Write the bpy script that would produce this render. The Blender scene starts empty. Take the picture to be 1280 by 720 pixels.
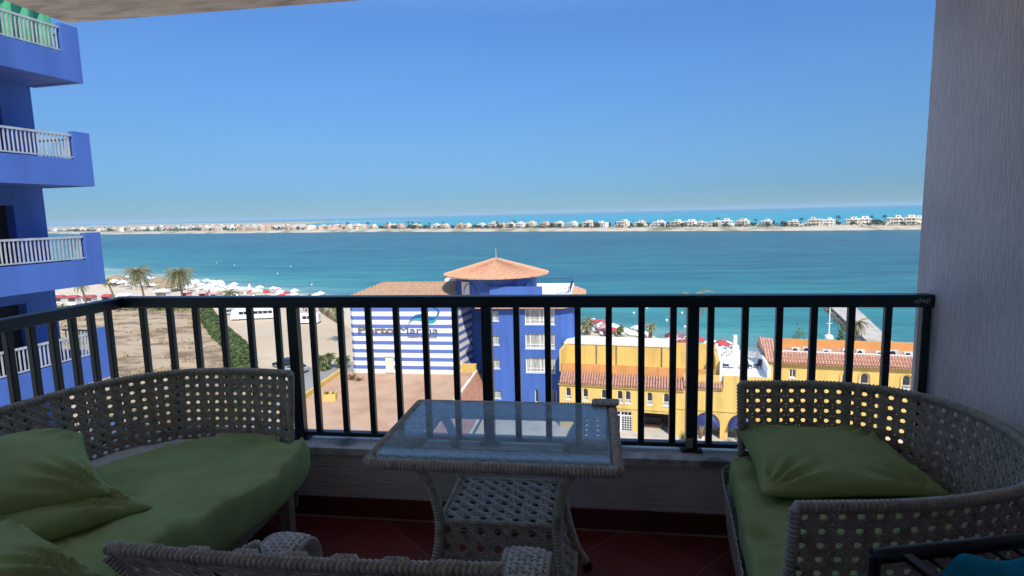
import bpy, bmesh, math, random
from mathutils import Vector, Matrix, noise
R = math.radians
PI = math.pi
scn = bpy.context.scene
COL = scn.collection
rnd = random.Random(7)

# ------------------------------------------------------------------ camera
def camera():
    yaw, pitch, roll = R(8.0625), R(7.2722), R(-1.3482)
    f = Vector((-math.sin(yaw) * math.cos(pitch), math.cos(yaw) * math.cos(pitch), -math.sin(pitch)))
    r = Vector((math.cos(yaw), math.sin(yaw), 0))
    u = r.cross(f)
    r2 = r * math.cos(roll) + u * math.sin(roll)
    u2 = -r * math.sin(roll) + u * math.cos(roll)
    cd = bpy.data.cameras.new('camera')
    cd.sensor_width = 36.0
    cd.lens = 729.82 / 1280 * 36
    cd.clip_start = 0.05
    cd.clip_end = 90000
    co = bpy.data.objects.new('camera', cd)
    COL.objects.link(co)
    m = Matrix((r2, u2, -f)).transposed().to_4x4()
    m.translation = Vector((0, 0, 1.5))
    co.matrix_world = m
    scn.camera = co
camera()

# ------------------------------------------------------------------ light
SUN = Vector((0.37, -0.84, 0.95)).normalized()
def lights():
    w = bpy.data.worlds.new('World')
    scn.world = w
    w.use_nodes = True
    nt = w.node_tree
    bg = nt.nodes['Background']
    sky = nt.nodes.new('ShaderNodeTexSky')
    sky.sky_type = 'NISHITA'
    sky.sun_disc = False
    sky.sun_elevation = math.asin(SUN.z)
    sky.sun_rotation = math.atan2(SUN.x, SUN.y)
    sky.altitude = 30
    sky.air_density = 1.0
    sky.dust_density = 0.0
    sky.ozone_density = 5.0
    # low sky dimmed and blued; upper sky left brighter as added balcony fill
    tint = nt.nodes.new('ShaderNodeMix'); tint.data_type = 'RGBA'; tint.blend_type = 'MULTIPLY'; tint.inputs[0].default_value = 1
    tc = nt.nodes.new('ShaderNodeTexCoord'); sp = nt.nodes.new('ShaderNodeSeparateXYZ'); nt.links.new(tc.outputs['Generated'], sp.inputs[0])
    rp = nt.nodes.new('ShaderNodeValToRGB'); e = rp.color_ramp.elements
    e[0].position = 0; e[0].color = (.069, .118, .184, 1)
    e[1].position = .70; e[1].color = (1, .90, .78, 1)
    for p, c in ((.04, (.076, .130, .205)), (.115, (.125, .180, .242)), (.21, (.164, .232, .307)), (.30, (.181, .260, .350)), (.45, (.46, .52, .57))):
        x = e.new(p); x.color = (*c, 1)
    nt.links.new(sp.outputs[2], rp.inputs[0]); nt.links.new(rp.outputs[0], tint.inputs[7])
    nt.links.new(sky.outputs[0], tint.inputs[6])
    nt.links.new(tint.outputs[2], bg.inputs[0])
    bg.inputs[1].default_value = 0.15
    sd = bpy.data.lights.new('sun', 'SUN')
    sd.energy = 2.0
    sd.angle = R(0.55)
    sd.color = (1.0, 0.93, 0.80)
    so = bpy.data.objects.new('sun', sd)
    so.rotation_euler = SUN.to_track_quat('Z', 'Y').to_euler()
    so.location = (30, -40, 80)
    COL.objects.link(so)
    scn.view_settings.view_transform = 'Standard'
    scn.view_settings.look = 'None'
    scn.view_settings.gamma = 1
    scn.view_settings.exposure = 1.45
    scn.view_settings.use_curve_mapping = False
lights()

# ------------------------------------------------------------------ helpers
class MB:
    """collects faces, builds ONE mesh object"""
    def __init__(s):
        s.v = []; s.f = []; s.m = []; s.mi = 0
    def vs(s, pts):
        n = len(s.v); s.v.extend([tuple(p) for p in pts]); return n
    def face(s, idx):
        s.f.append(tuple(idx)); s.m.append(s.mi)
    def poly(s, pts):
        n = s.vs(pts); s.face(range(n, n + len(pts)))
    def box(s, c, size, rz=0.0, top=1.0):
        cx, cy, cz = c; sx, sy, sz = [a / 2 for a in size]
        ca, sa = math.cos(rz), math.sin(rz)
        P = []
        for z, k in ((-sz, 1.0), (sz, top)):
            for x, y in ((-sx, -sy), (sx, -sy), (sx, sy), (-sx, sy)):
                x *= k; y *= k
                P.append((cx + x * ca - y * sa, cy + x * sa + y * ca, cz + z))
        n = s.vs(P)
        for q in ((3, 2, 1, 0), (4, 5, 6, 7), (0, 1, 5, 4), (1, 2, 6, 5), (2, 3, 7, 6), (3, 0, 4, 7)):
            s.face([n + a for a in q])
    def b2(s, x0, x1, y0, y1, z0, z1):
        s.box(((x0 + x1) / 2, (y0 + y1) / 2, (z0 + z1) / 2), (x1 - x0, y1 - y0, z1 - z0))
    def prism(s, pts, z0, z1):
        """extrude ccw polygon"""
        k = len(pts)
        n = s.vs([(p[0], p[1], z0) for p in pts] + [(p[0], p[1], z1) for p in pts])
        s.face([n + k - 1 - i for i in range(k)]); s.face([n + k + i for i in range(k)])
        for i in range(k):
            j = (i + 1) % k
            s.face((n + i, n + j, n + k + j, n + k + i))
    def tube(s, path, r, seg=8, cap=True, up=None, sq=None):
        """r number or list; sq=(w,h) for rectangular section"""
        path = [Vector(p) for p in path]
        k = len(path); rings = []
        pn = None
        for i, p in enumerate(path):
            t = (path[min(i + 1, k - 1)] - path[max(i - 1, 0)])
            if t.length < 1e-9: t = Vector((0, 0, 1))
            t.normalize()
            if pn is None:
                a = Vector(up) if up else (Vector((0, 0, 1)) if abs(t.z) < .9 else Vector((1, 0, 0)))
                nrm = (a - t * a.dot(t)).normalized()
            else:
                nrm = (pn - t * pn.dot(t)).normalized()
            pn = nrm
            b = t.cross(nrm)
            rr = r[i] if isinstance(r, (list, tuple)) else r
            if sq:
                ring = [p + b * x * sq[0] / 2 + nrm * y * sq[1] / 2 for x, y in ((-1, -1), (1, -1), (1, 1), (-1, 1))]
            else:
                ring = [p + (nrm * math.cos(2 * PI * j / seg) + b * math.sin(2 * PI * j / seg)) * rr for j in range(seg)]
            rings.append(s.vs(ring))
        if sq: seg = 4
        for a, b_ in zip(rings, rings[1:]):
            for j in range(seg):
                j2 = (j + 1) % seg
                s.face((a + j, a + j2, b_ + j2, b_ + j))
        if cap:
            s.face([rings[0] + seg - 1 - j for j in range(seg)])
            s.face([rings[-1] + j for j in range(seg)])
    def lathe(s, prof, c=(0, 0, 0), seg=24, a0=0, a1=2 * PI, sx=1, sy=1):
        full = abs(a1 - a0 - 2 * PI) < 1e-6
        n = seg if full else seg + 1
        rows = []
        for r_, z in prof:
            rows.append(s.vs([(c[0] + sx * r_ * math.cos(a0 + (a1 - a0) * j / seg), c[1] + sy * r_ * math.sin(a0 + (a1 - a0) * j / seg), c[2] + z) for j in range(n)]))
        for a, b in zip(rows, rows[1:]):
            for j in range(seg):
                j2 = (j + 1) % n
                s.face((a + j, a + j2, b + j2, b + j))
    def strand(s, pts, nrms, w, t):
        k = len(pts); rings = []
        for i in range(k):
            p = pts[i]
            T = (pts[min(i + 1, k - 1)] - pts[max(i - 1, 0)]).normalized()
            N = nrms[i]
            B = T.cross(N)
            rings.append(s.vs([p - B * w * .5, p - B * w * .28 + N * t * .5, p + B * w * .28 + N * t * .5,
                               p + B * w * .5, p + B * w * .28 - N * t * .5, p - B * w * .28 - N * t * .5]))
        for a, b in zip(rings, rings[1:]):
            for j in range(6):
                j2 = (j + 1) % 6
                s.face((a + j, a + j2, b + j2, b + j))
    def build(s, name, mats, parent=None, smooth=False, loc=None):
        me = bpy.data.meshes.new(name)
        me.from_pydata(s.v, [], s.f)
        if not isinstance(mats, (list, tuple)): mats = [mats]
        for m in mats: me.materials.append(m)
        if len(mats) > 1: me.polygons.foreach_set('material_index', s.m)
        if smooth: me.polygons.foreach_set('use_smooth', [True] * len(s.f))
        me.update()
        o = bpy.data.objects.new(name, me)
        COL.objects.link(o)
        if parent is not None: o.parent = parent
        if loc: o.location = loc
        return o

def tag(o, label=None, cat=None, group=None, kind=None):
    if label: o['label'] = label
    if cat: o['category'] = cat
    if group: o['group'] = group
    if kind: o['kind'] = kind
    return o
def thing(name, label, cat, loc=(0, 0, 0), rz=0.0, group=None):
    o = bpy.data.objects.new(name, None)
    o.empty_display_size = 0.2
    COL.objects.link(o)
    o.location = loc; o.rotation_euler = (0, 0, rz)
    return tag(o, label, cat, group)
def dup(root, loc, rz=0.0, label=None, sc=None):
    def cp(o, par):
        c = o.copy(); COL.objects.link(c)
        if par is not None: c.parent = par
        for ch in kids.get(o, []): cp(ch, c)
        return c
    kids = {}
    def walk(o):
        kids[o] = list(o.children)
        for ch in kids[o]: walk(ch)
    walk(root)
    r = cp(root, None)
    r.location = loc; r.rotation_euler = (0, 0, rz)
    if sc: r.scale = (sc, sc, sc) if not isinstance(sc, tuple) else sc
    if label: r['label'] = label
    return r
def struct(o):
    o['kind'] = 'structure'; return o
def smoothstep(a, b, x):
    t = max(0, min(1, (x - a) / (b - a))); return t * t * (3 - 2 * t)
def lerp(a, b, t): return a + (b - a) * t
def spline(P, n, closed=False):
    """Catmull-Rom through points"""
    P = [Vector(p) for p in P]; out = []; k = len(P)
    segs = k if closed else k - 1
    for i in range(segs):
        if closed: a, b, c, d = P[i - 1], P[i], P[(i + 1) % k], P[(i + 2) % k]
        else: a, b, c, d = P[max(i - 1, 0)], P[i], P[i + 1], P[min(i + 2, k - 1)]
        for j in range(n):
            t = j / n
            out.append(.5 * ((2 * b) + (c - a) * t + (2 * a - 5 * b + 4 * c - d) * t * t + (3 * b - a - 3 * c + d) * t ** 3))
    if not closed: out.append(P[-1])
    return out
def arclen(path):
    L = [0]
    for a, b in zip(path, path[1:]): L.append(L[-1] + (b - a).length)
    return L
def along(path, L, s):
    s = max(0, min(L[-1], s))
    lo, hi = 0, len(L) - 1
    while hi - lo > 1:
        m = (lo + hi) // 2
        if L[m] <= s: lo = m
        else: hi = m
    t = (s - L[lo]) / max(1e-9, L[hi] - L[lo])
    return path[lo].lerp(path[hi], t), (path[hi] - path[lo]).normalized()

# ------------------------------------------------------------------ materials
def mat(name, col, rough=.7, var=.12, scale=4, bump=0, bscale=60, spec=.4, metal=0, stretch=(1, 1, 1), bdist=.01, extra=None, coord='Object', hue=None):
    m = bpy.data.materials.new(name); m.use_nodes = True
    nt = m.node_tree; N = nt.nodes; Lk = nt.links
    b = N['Principled BSDF']
    b.inputs['Roughness'].default_value = rough
    b.inputs['Metallic'].default_value = metal
    b.inputs['Specular IOR Level'].default_value = spec
    tc = N.new('ShaderNodeTexCoord'); mp = N.new('ShaderNodeMapping')
    mp.inputs['Scale'].default_value = stretch
    Lk.new(tc.outputs[coord], mp.inputs[0])
    n1 = N.new('ShaderNodeTexNoise'); n1.inputs['Scale'].default_value = scale; n1.inputs['Detail'].default_value = 6
    Lk.new(mp.outputs[0], n1.inputs['Vector'])
    rp = N.new('ShaderNodeValToRGB')
    c2 = hue if hue else tuple(c * (1 - var * 2.2) for c in col)
    c3 = tuple(min(1, c * (1 + var)) for c in col)
    rp.color_ramp.elements[0].position = .3; rp.color_ramp.elements[0].color = (*c2, 1)
    rp.color_ramp.elements[1].position = .7; rp.color_ramp.elements[1].color = (*c3, 1)
    e = rp.color_ramp.elements.new(.5); e.color = (*col, 1)
    Lk.new(n1.outputs[0], rp.inputs[0])
    Lk.new(rp.outputs[0], b.inputs['Base Color'])
    if bump:
        n2 = N.new('ShaderNodeTexNoise'); n2.inputs['Scale'].default_value = bscale; n2.inputs['Detail'].default_value = 5
        Lk.new(mp.outputs[0], n2.inputs['Vector'])
        bp = N.new('ShaderNodeBump'); bp.inputs['Strength'].default_value = bump; bp.inputs['Distance'].default_value = bdist
        Lk.new(n2.outputs[0], bp.inputs['Height'])
        Lk.new(bp.outputs[0], b.inputs['Normal'])
    if extra: extra(m, nt, b, tc, mp, rp)
    return m

def plaster(name, col, direction, rough=.85):
    """comb-finished render: scratched grooves along one axis"""
    def ex(m, nt, b, tc, mp, rp):
        N = nt.nodes; Lk = nt.links
        mg = N.new('ShaderNodeMapping'); mg.inputs['Scale'].default_value = direction
        Lk.new(tc.outputs['Object'], mg.inputs[0])
        n = N.new('ShaderNodeTexNoise'); n.inputs['Scale'].default_value = 1.0; n.inputs['Detail'].default_value = 4; n.inputs['Roughness'].default_value = .65
        Lk.new(mg.outputs[0], n.inputs['Vector'])
        n3 = N.new('ShaderNodeTexNoise'); n3.inputs['Scale'].default_value = 90; n3.inputs['Detail'].default_value = 3
        Lk.new(tc.outputs['Object'], n3.inputs['Vector'])
        ad = N.new('ShaderNodeMath'); ad.operation = 'MULTIPLY_ADD'; ad.inputs[1].default_value = .35
        Lk.new(n3.outputs[0], ad.inputs[0]); Lk.new(n.outputs[0], ad.inputs[2])
        bp = N.new('ShaderNodeBump'); bp.inputs['Strength'].default_value = .55; bp.inputs['Distance'].default_value = .012
        Lk.new(ad.outputs[0], bp.inputs['Height']); Lk.new(bp.outputs[0], b.inputs['Normal'])
        # darker tone along the low parts of the grooves
        mx = N.new('ShaderNodeMix'); mx.data_type = 'RGBA'; mx.blend_type = 'MULTIPLY'; mx.inputs[0].default_value = .28
        r2 = N.new('ShaderNodeValToRGB'); r2.color_ramp.elements[0].position = .35; r2.color_ramp.elements[0].color = (.5, .5, .5, 1)
        r2.color_ramp.elements[1].position = .62; r2.color_ramp.elements[1].color = (1, 1, 1, 1)
        Lk.new(n.outputs[0], r2.inputs[0])
        Lk.new(rp.outputs[0], mx.inputs[6]); Lk.new(r2.outputs[0], mx.inputs[7])
        Lk.new(mx.outputs[2], b.inputs['Base Color'])
    return mat(name, col, rough, .11, 1.6, spec=.2, extra=ex)

def stripes(name, a, b_, period, duty, z0):
    """painted horizontal bands along object Z"""
    def ex(m, nt, b, tc, mp, rp):
        N = nt.nodes; Lk = nt.links
        sp = N.new('ShaderNodeSeparateXYZ'); Lk.new(tc.outputs['Object'], sp.inputs[0])
        def M(op, x, y=None):
            q = N.new('ShaderNodeMath'); q.operation = op
            if isinstance(x, (int, float)): q.inputs[0].default_value = x
            else: Lk.new(x, q.inputs[0])
            if y is not None: q.inputs[1].default_value = y
            return q.outputs[0]
        f = M('LESS_THAN', M('FRACT', M('DIVIDE', M('SUBTRACT', sp.outputs[2], z0), period)), duty)
        mx = N.new('ShaderNodeMix'); mx.data_type = 'RGBA'
        Lk.new(f, mx.inputs[0]); Lk.new(rp.outputs[0], mx.inputs[6]); mx.inputs[7].default_value = (*b_, 1)
        Lk.new(mx.outputs[2], b.inputs['Base Color'])
    return mat(name, a, .75, .05, .6, spec=.2, extra=ex)

def tiles(name, col, axis='X', period=.3, bump=.9, row=.38):
    """pantiles: rounded rows running down the slope"""
    def ex(m, nt, b, tc, mp, rp):
        N = nt.nodes; Lk = nt.links
        w = N.new('ShaderNodeTexWave'); w.bands_direction = axis; w.inputs['Scale'].default_value = PI * 2 / (period * 20); w.inputs['Distortion'].default_value = .15
        Lk.new(tc.outputs['Object'], w.inputs['Vector'])
        w2 = N.new('ShaderNodeTexWave'); w2.wave_profile = 'SAW'; w2.bands_direction = 'Z'; w2.inputs['Scale'].default_value = PI * 2 / (row * 20)
        Lk.new(tc.outputs['Object'], w2.inputs['Vector'])
        ad = N.new('ShaderNodeMath'); ad.operation = 'MULTIPLY_ADD'; ad.inputs[1].default_value = .4
        Lk.new(w2.outputs[1], ad.inputs[0]); Lk.new(w.outputs[1], ad.inputs[2])
        bp = N.new('ShaderNodeBump'); bp.inputs['Strength'].default_value = bump; bp.inputs['Distance'].default_value = .12
        Lk.new(ad.outputs[0], bp.inputs['Height']); Lk.new(bp.outputs[0], b.inputs['Normal'])
        r2 = N.new('ShaderNodeValToRGB'); r2.color_ramp.elements[0].position = .05; r2.color_ramp.elements[0].color = (.45, .42, .42, 1)
        r2.color_ramp.elements[1].position = .45; r2.color_ramp.elements[1].color = (1, 1, 1, 1)
        Lk.new(w.outputs[1], r2.inputs[0])
        mx = N.new('ShaderNodeMix'); mx.data_type = 'RGBA'; mx.blend_type = 'MULTIPLY'; mx.inputs[0].default_value = .8
        Lk.new(rp.outputs[0], mx.inputs[6]); Lk.new(r2.outputs[0], mx.inputs[7])
        Lk.new(mx.outputs[2], b.inputs['Base Color'])
    return mat(name, col, .8, .12, 2.5, spec=.2, extra=ex)

BLUE = (.058, .128, .40)
M = {}
M['wicker'] = mat('wicker', (.55, .48, .39), .42, .16, 30, bump=.25, bscale=300, spec=.35, bdist=.002)
M['wicker_dark'] = mat('wicker_dark', (.46, .395, .32), .42, .16, 30, bump=.25, bscale=300, spec=.3, bdist=.002)
M['cloth'] = mat('green_cloth', (.36, .425, .165), .9, .08, 7, bump=.25, bscale=420, spec=.12, bdist=.002)
M['liner'] = mat('foam_liner', (.66, .62, .56), .95, .06, 9, bump=.2, bscale=300, spec=.1)
M['rail'] = mat('dark_green_paint', (.008, .022, .032), .38, .25, 5, bump=.06, bscale=60, spec=.5)
M['scuff'] = mat('bare_primer', (.42, .42, .40), .7, .2, 20)
M['wall_v'] = plaster('combed_plaster_upright', (.80, .755, .72), (95, 95, 15))
M['wall_h'] = plaster('combed_plaster_level', (.80, .73, .68), (5, 85, 85))
M['sill'] = mat('sill_paint', (.66, .62, .58), .8, .3, 7, bump=.4, bscale=40, spec=.2)
M['soffit'] = mat('rough_soffit', (.60, .54, .49), .95, .18, 5, bump=.9, bscale=35, spec=.1, stretch=(1, 4, 1), bdist=.02)
M['skirting'] = mat('red_skirting', (.16, .03, .024), .35, .15, 6, spec=.4)
M['white'] = mat('white_paint', (.80, .79, .76), .6, .05, 3)
M['offwhite'] = mat('offwhite_render', (.74, .69, .60), .8, .07, 1.2, spec=.2)
M['blue'] = mat('blue_render', BLUE, .75, .09, 1.1, stretch=(1, 1, .16), bump=.12, bscale=8, spec=.25, bdist=.02)
M['blue_dark'] = mat('dark_blue_paint', (.02, .025, .12), .5, .1, 2)
M['yellow'] = mat('yellow_render', (.66, .455, .14), .8, .08, 1.0, stretch=(1, 1, .2), bump=.1, bscale=8, spec=.2, bdist=.02)
M['orange'] = mat('orange_render', (.62, .29, .10), .8, .07, .7, spec=.2)
M['stripe'] = stripes('white_blue_bands', (.80, .775, .73), (.115, .17, .46), 1.145, .45, .59)
M['tile_y'] = tiles('clay_tiles_across', (.60, .325, .235), 'X', .30)
M['tile_pale'] = tiles('pale_clay_tiles', (.62, .38, .235), 'X', .30)
M['tile_x'] = tiles('clay_tiles_along', (.55, .27, .17), 'Y', .30)
M['tile_o'] = mat('clay_tiles_round', (.60, .33, .20), .8, .14, 3, spec=.2)
M['pink_pave'] = mat('terracotta_paving', (.47, .31, .21), .9, .10, .35, bump=.1, bscale=5, spec=.15, hue=(.41, .23, .15))
M['pave'] = mat('pale_paving', (.50, .45, .39), .9, .1, .6, spec=.15)
M['glasswin'] = mat('window_pane', (.03, .033, .04), .08, .2, 1.5, spec=.6)
M['curtain'] = mat('curtain_behind_pane', (.38, .38, .34), .35, .35, 3.5, spec=.5, stretch=(4, 1, .2))
M['dark'] = mat('dark_interior', (.012, .011, .012), .8, .2, 2)
M['metal_grey'] = mat('grey_metal', (.42, .44, .46), .4, .1, 5, metal=.3)
M['bar_white'] = mat('white_bar_paint', (.36, .385, .42), .5, .1, 5)
M['stone'] = mat('brown_stone', (.20, .15, .11), .9, .25, 1.5, bump=.6, bscale=6, bdist=.1)
M['leaf'] = mat('leaf_green', (.10, .135, .035), .6, .3, .9, spec=.3)
M['leaf_dry'] = mat('leaf_olive', (.19, .19, .07), .65, .3, .9, spec=.3)
M['palm'] = mat('palm_frond', (.24, .22, .10), .55, .3, 1.0, spec=.35)
M['leaf_far'] = mat('scrub_green', (.07, .085, .04), .8, .3, .2, spec=.1)
M['pink_leaf'] = mat('pink_blossom', (.52, .19, .19), .8, .3, 1.2, spec=.1)
M['trunk'] = mat('palm_bark', (.19, .14, .095), .95, .3, 6, bump=.8, bscale=12, stretch=(1, 1, 3), bdist=.05)
M['red'] = mat('red_canvas', (.46, .065, .075), .8, .1, 2)
M['pinkred'] = mat('pink_canvas', (.62, .34, .33), .8, .1, 2)
M['canvas'] = mat('white_canvas', (.82, .81, .78), .85, .05, 2)
M['straw'] = mat('thatch', (.34, .25, .15), .95, .25, 4, bump=.5, bscale=20)
M['tyre'] = mat('tyre', (.02, .02, .02), .8)
M['car_white'] = mat('white_car_paint', (.78, .78, .77), .25, .03, 1, spec=.5)
M['car_dark'] = mat('dark_car_paint', (.02, .023, .028), .22, .1, 1, spec=.6)
M['car_silver'] = mat('silver_car_paint', (.50, .53, .56), .25, .05, 1, metal=.4)
M['villa_a'] = mat('villa_cream', (.76, .67, .54), .85, .08, .1)
M['villa_b'] = mat('villa_white', (.78, .76, .72), .85, .06, .1)
M['villa_c'] = mat('villa_terracotta', (.66, .46, .35), .85, .08, .1)
M['win_far'] = mat('far_window', (.25, .23, .21), .4, .2, .3)
M['teal_towel'] = mat('teal_towel', (.015, .24, .33), .98, .2, 8, bump=.9, bscale=260, spec=.05, bdist=.004)
M['rack'] = mat('black_plastic', (.012, .014, .02), .35, .2, 8, spec=.5)
M['skin'] = mat('skin', (.36, .21, .14), .6)
M['swim'] = mat('swimwear_dark', (.03, .04, .08), .8)
M['green_net'] = mat('green_netting', (.07, .36, .20), .8, .18, 2.2, stretch=(3, 3, .3))
M['brown_seat'] = mat('brown_rattan', (.14, .075, .055), .8, .2, 6)
M['letter_grey'] = mat('grey_lettering', (.17, .155, .15), .5)
M['letter_slate'] = mat('slate_lettering', (.10, .13, .20), .5)
M['logo_blue'] = mat('emblem_blue', (.015, .12, .32), .4)
M['logo_teal'] = mat('emblem_teal', (.04, .36, .42), .4)
M['ac'] = mat('ac_casing', (.66, .64, .60), .6, .1, 4)

def mat_floor():
    """square red tiles laid on the diagonal, thin grey joints"""
    def ex(m, nt, b, tc, mp, rp):
        N = nt.nodes; Lk = nt.links
        mg = N.new('ShaderNodeMapping'); mg.inputs['Rotation'].default_value = (0, 0, R(42)); mg.inputs['Scale'].default_value = (2.4, 2.4, 2.4)
        Lk.new(tc.outputs['Object'], mg.inputs[0])
        br = N.new('ShaderNodeTexBrick'); br.offset = 0; br.inputs['Scale'].default_value = 1
        br.inputs['Brick Width'].default_value = 1; br.inputs['Row Height'].default_value = 1; br.inputs['Mortar Size'].default_value = .006
        br.inputs['Color1'].default_value = (1, 1, 1, 1); br.inputs['Color2'].default_value = (.72, .72, .72, 1); br.inputs['Mortar'].default_value = (0, 0, 0, 1)
        Lk.new(mg.outputs[0], br.inputs['Vector'])
        mx = N.new('ShaderNodeMix'); mx.data_type = 'RGBA'; mx.blend_type = 'MULTIPLY'; mx.inputs[0].default_value = 1
        Lk.new(rp.outputs[0], mx.inputs[6]); Lk.new(br.outputs[0], mx.inputs[7])
        m2 = N.new('ShaderNodeMix'); m2.data_type = 'RGBA'
        Lk.new(br.outputs[1], m2.inputs[0]); Lk.new(mx.outputs[2], m2.inputs[6]); m2.inputs[7].default_value = (.24, .16, .13, 1)
        Lk.new(m2.outputs[2], b.inputs['Base Color'])
    return mat('red_floor_tiles', (.24, .04, .034), .33, .14, 5, spec=.4, extra=ex, hue=(.21, .04, .032))
M['floor'] = mat_floor()

def mat_sea():
    m = bpy.data.materials.new('sea_water'); m.use_nodes = True
    nt = m.node_tree; N = nt.nodes; Lk = nt.links; b = N['Principled BSDF']
    g = N.new('ShaderNodeNewGeometry'); sp = N.new('ShaderNodeSeparateXYZ'); Lk.new(g.outputs['Position'], sp.inputs[0])
    def MA(op, *a):
        q = N.new('ShaderNodeMath'); q.operation = op
        for i, x in enumerate(a):
            if isinstance(x, (int, float)): q.inputs[i].default_value = x
            else: Lk.new(x, q.inputs[i])
        return q.outputs[0]
    def NZ(scale, st, det=4):
        mp = N.new('ShaderNodeMapping'); mp.inputs['Scale'].default_value = st
        mp.inputs['Rotation'].default_value = (0, 0, R(-20))
        Lk.new(g.outputs['Position'], mp.inputs[0])
        n = N.new('ShaderNodeTexNoise'); n.inputs['Scale'].default_value = scale; n.inputs['Detail'].default_value = det
        Lk.new(mp.outputs[0], n.inputs['Vector']); return n.outputs[0]
    # distance offshore of the near beach
    d = MA('ADD', MA('MULTIPLY', MA('ADD', sp.outputs[0], 83.8), .524), MA('MULTIPLY', MA('SUBTRACT', sp.outputs[1], 179.6), .852))
    d = MA('ADD', d, MA('MULTIPLY', MA('SUBTRACT', NZ(.02, (1, 1, 1)), .5), 26))
    r1 = N.new('ShaderNodeValToRGB'); e = r1.color_ramp.elements
    e[0].position = 0; e[0].color = (.34, .48, .38, 1)
    e[1].position = 1; e[1].color = (.030, .122, .142, 1)
    for p, c in ((.015, (.14, .29, .265)), (.05, (.052, .235, .225)), (.15, (.030, .19, .195)), (.45, (.028, .145, .160))):
        x = e.new(p); x.color = (*c, 1)
    Lk.new(MA('DIVIDE', d, 330.0), r1.inputs[0])
    # open sea beyond the far spit: shallow turquoise, deeper far out
    d2 = MA('ADD', MA('MULTIPLY', MA('ADD', sp.outputs[0], 117), .43), MA('MULTIPLY', MA('SUBTRACT', sp.outputs[1], 840), .903))
    r2 = N.new('ShaderNodeValToRGB'); e = r2.color_ramp.elements
    e[0].position = 0; e[0].color = (.05, .36, .40, 1)
    e[1].position = 1; e[1].color = (.02, .16, .28, 1)
    x = e.new(.35); x.color = (.022, .30, .39, 1)
    Lk.new(MA('DIVIDE', d2, 9000.0), r2.inputs[0])
    mx = N.new('ShaderNodeMix'); mx.data_type = 'RGBA'
    Lk.new(MA('GREATER_THAN', d2, 40), mx.inputs[0]); Lk.new(r1.outputs[0], mx.inputs[6]); Lk.new(r2.outputs[0], mx.inputs[7])
    # weed beds; wind streaks of ripple light and dark put into the colour
    r3 = N.new('ShaderNodeValToRGB'); r3.color_ramp.elements[0].position = .33; r3.color_ramp.elements[0].color = (.70, .80, .92, 1)
    r3.color_ramp.elements[1].position = .62; r3.color_ramp.elements[1].color = (1.1, 1.08, 1.05, 1)
    Lk.new(NZ(.014, (.45, 1.6, 1), 6), r3.inputs[0])
    r4 = N.new('ShaderNodeValToRGB'); r4.color_ramp.elements[0].position = .3; r4.color_ramp.elements[0].color = (.60, .66, .74, 1)
    r4.color_ramp.elements[1].position = .7; r4.color_ramp.elements[1].color = (1.22, 1.2, 1.16, 1)
    Lk.new(NZ(.075, (.35, 1.5, 1), 9), r4.inputs[0])
    a1 = N.new('ShaderNodeMix'); a1.data_type = 'RGBA'; a1.blend_type = 'MULTIPLY'; a1.inputs[0].default_value = 1
    Lk.new(mx.outputs[2], a1.inputs[6]); Lk.new(r3.outputs[0], a1.inputs[7])
    a2 = N.new('ShaderNodeMix'); a2.data_type = 'RGBA'; a2.blend_type = 'MULTIPLY'; a2.inputs[0].default_value = 1
    Lk.new(a1.outputs[2], a2.inputs[6]); Lk.new(r4.outputs[0], a2.inputs[7])
    Lk.new(a2.outputs[2], b.inputs['Base Color'])
    b.inputs['Roughness'].default_value = .32
    b.inputs['Specular IOR Level'].default_value = .22
    bp = N.new('ShaderNodeBump'); bp.inputs['Strength'].default_value = 1.0; bp.inputs['Distance'].default_value = .9
    Lk.new(NZ(.30, (.55, 1.6, 1), 7), bp.inputs['Height']); Lk.new(bp.outputs[0], b.inputs['Normal'])
    return m
M['sea'] = mat_sea()

def mat_ground(name, c0, c1, c2, s1, s2, t0=.5, t1=.62, stretch=(1, 1, 1)):
    """sand with dry scrub patches"""
    m = bpy.data.materials.new(name); m.use_nodes = True
    nt = m.node_tree; N = nt.nodes; Lk = nt.links; b = N['Principled BSDF']
    g = N.new('ShaderNodeNewGeometry')
    mp = N.new('ShaderNodeMapping'); mp.inputs['Scale'].default_value = stretch; Lk.new(g.outputs['Position'], mp.inputs[0])
    def NZ(s, d=6, ro=.6):
        n = N.new('ShaderNodeTexNoise'); n.inputs['Scale'].default_value = s; n.inputs['Detail'].default_value = d; n.inputs['Roughness'].default_value = ro
        Lk.new(mp.outputs[0], n.inputs['Vector']); return n.outputs[0]
    r1 = N.new('ShaderNodeValToRGB'); r1.color_ramp.elements[0].position = .35; r1.color_ramp.elements[0].color = (*c0, 1)
    r1.color_ramp.elements[1].position = .65; r1.color_ramp.elements[1].color = (*c1, 1)
    Lk.new(NZ(s1), r1.inputs[0])
    r2 = N.new('ShaderNodeValToRGB'); r2.color_ramp.elements[0].position = t0; r2.color_ramp.elements[0].color = (0, 0, 0, 1)
    r2.color_ramp.elements[1].position = t1; r2.color_ramp.elements[1].color = (1, 1, 1, 1)
    Lk.new(NZ(s2, 8, .68), r2.inputs[0])
    mx = N.new('ShaderNodeMix'); mx.data_type = 'RGBA'; Lk.new(r2.outputs[0], mx.inputs[0]); Lk.new(r1.outputs[0], mx.inputs[6]); mx.inputs[7].default_value = (*c2, 1)
    Lk.new(mx.outputs[2], b.inputs['Base Color'])
    b.inputs['Roughness'].default_value = .95; b.inputs['Specular IOR Level'].default_value = .1
    bp = N.new('ShaderNodeBump'); bp.inputs['Strength'].default_value = .5; bp.inputs['Distance'].default_value = .2
    Lk.new(NZ(1.5), bp.inputs['Height']); Lk.new(bp.outputs[0], b.inputs['Normal'])
    return m
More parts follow.
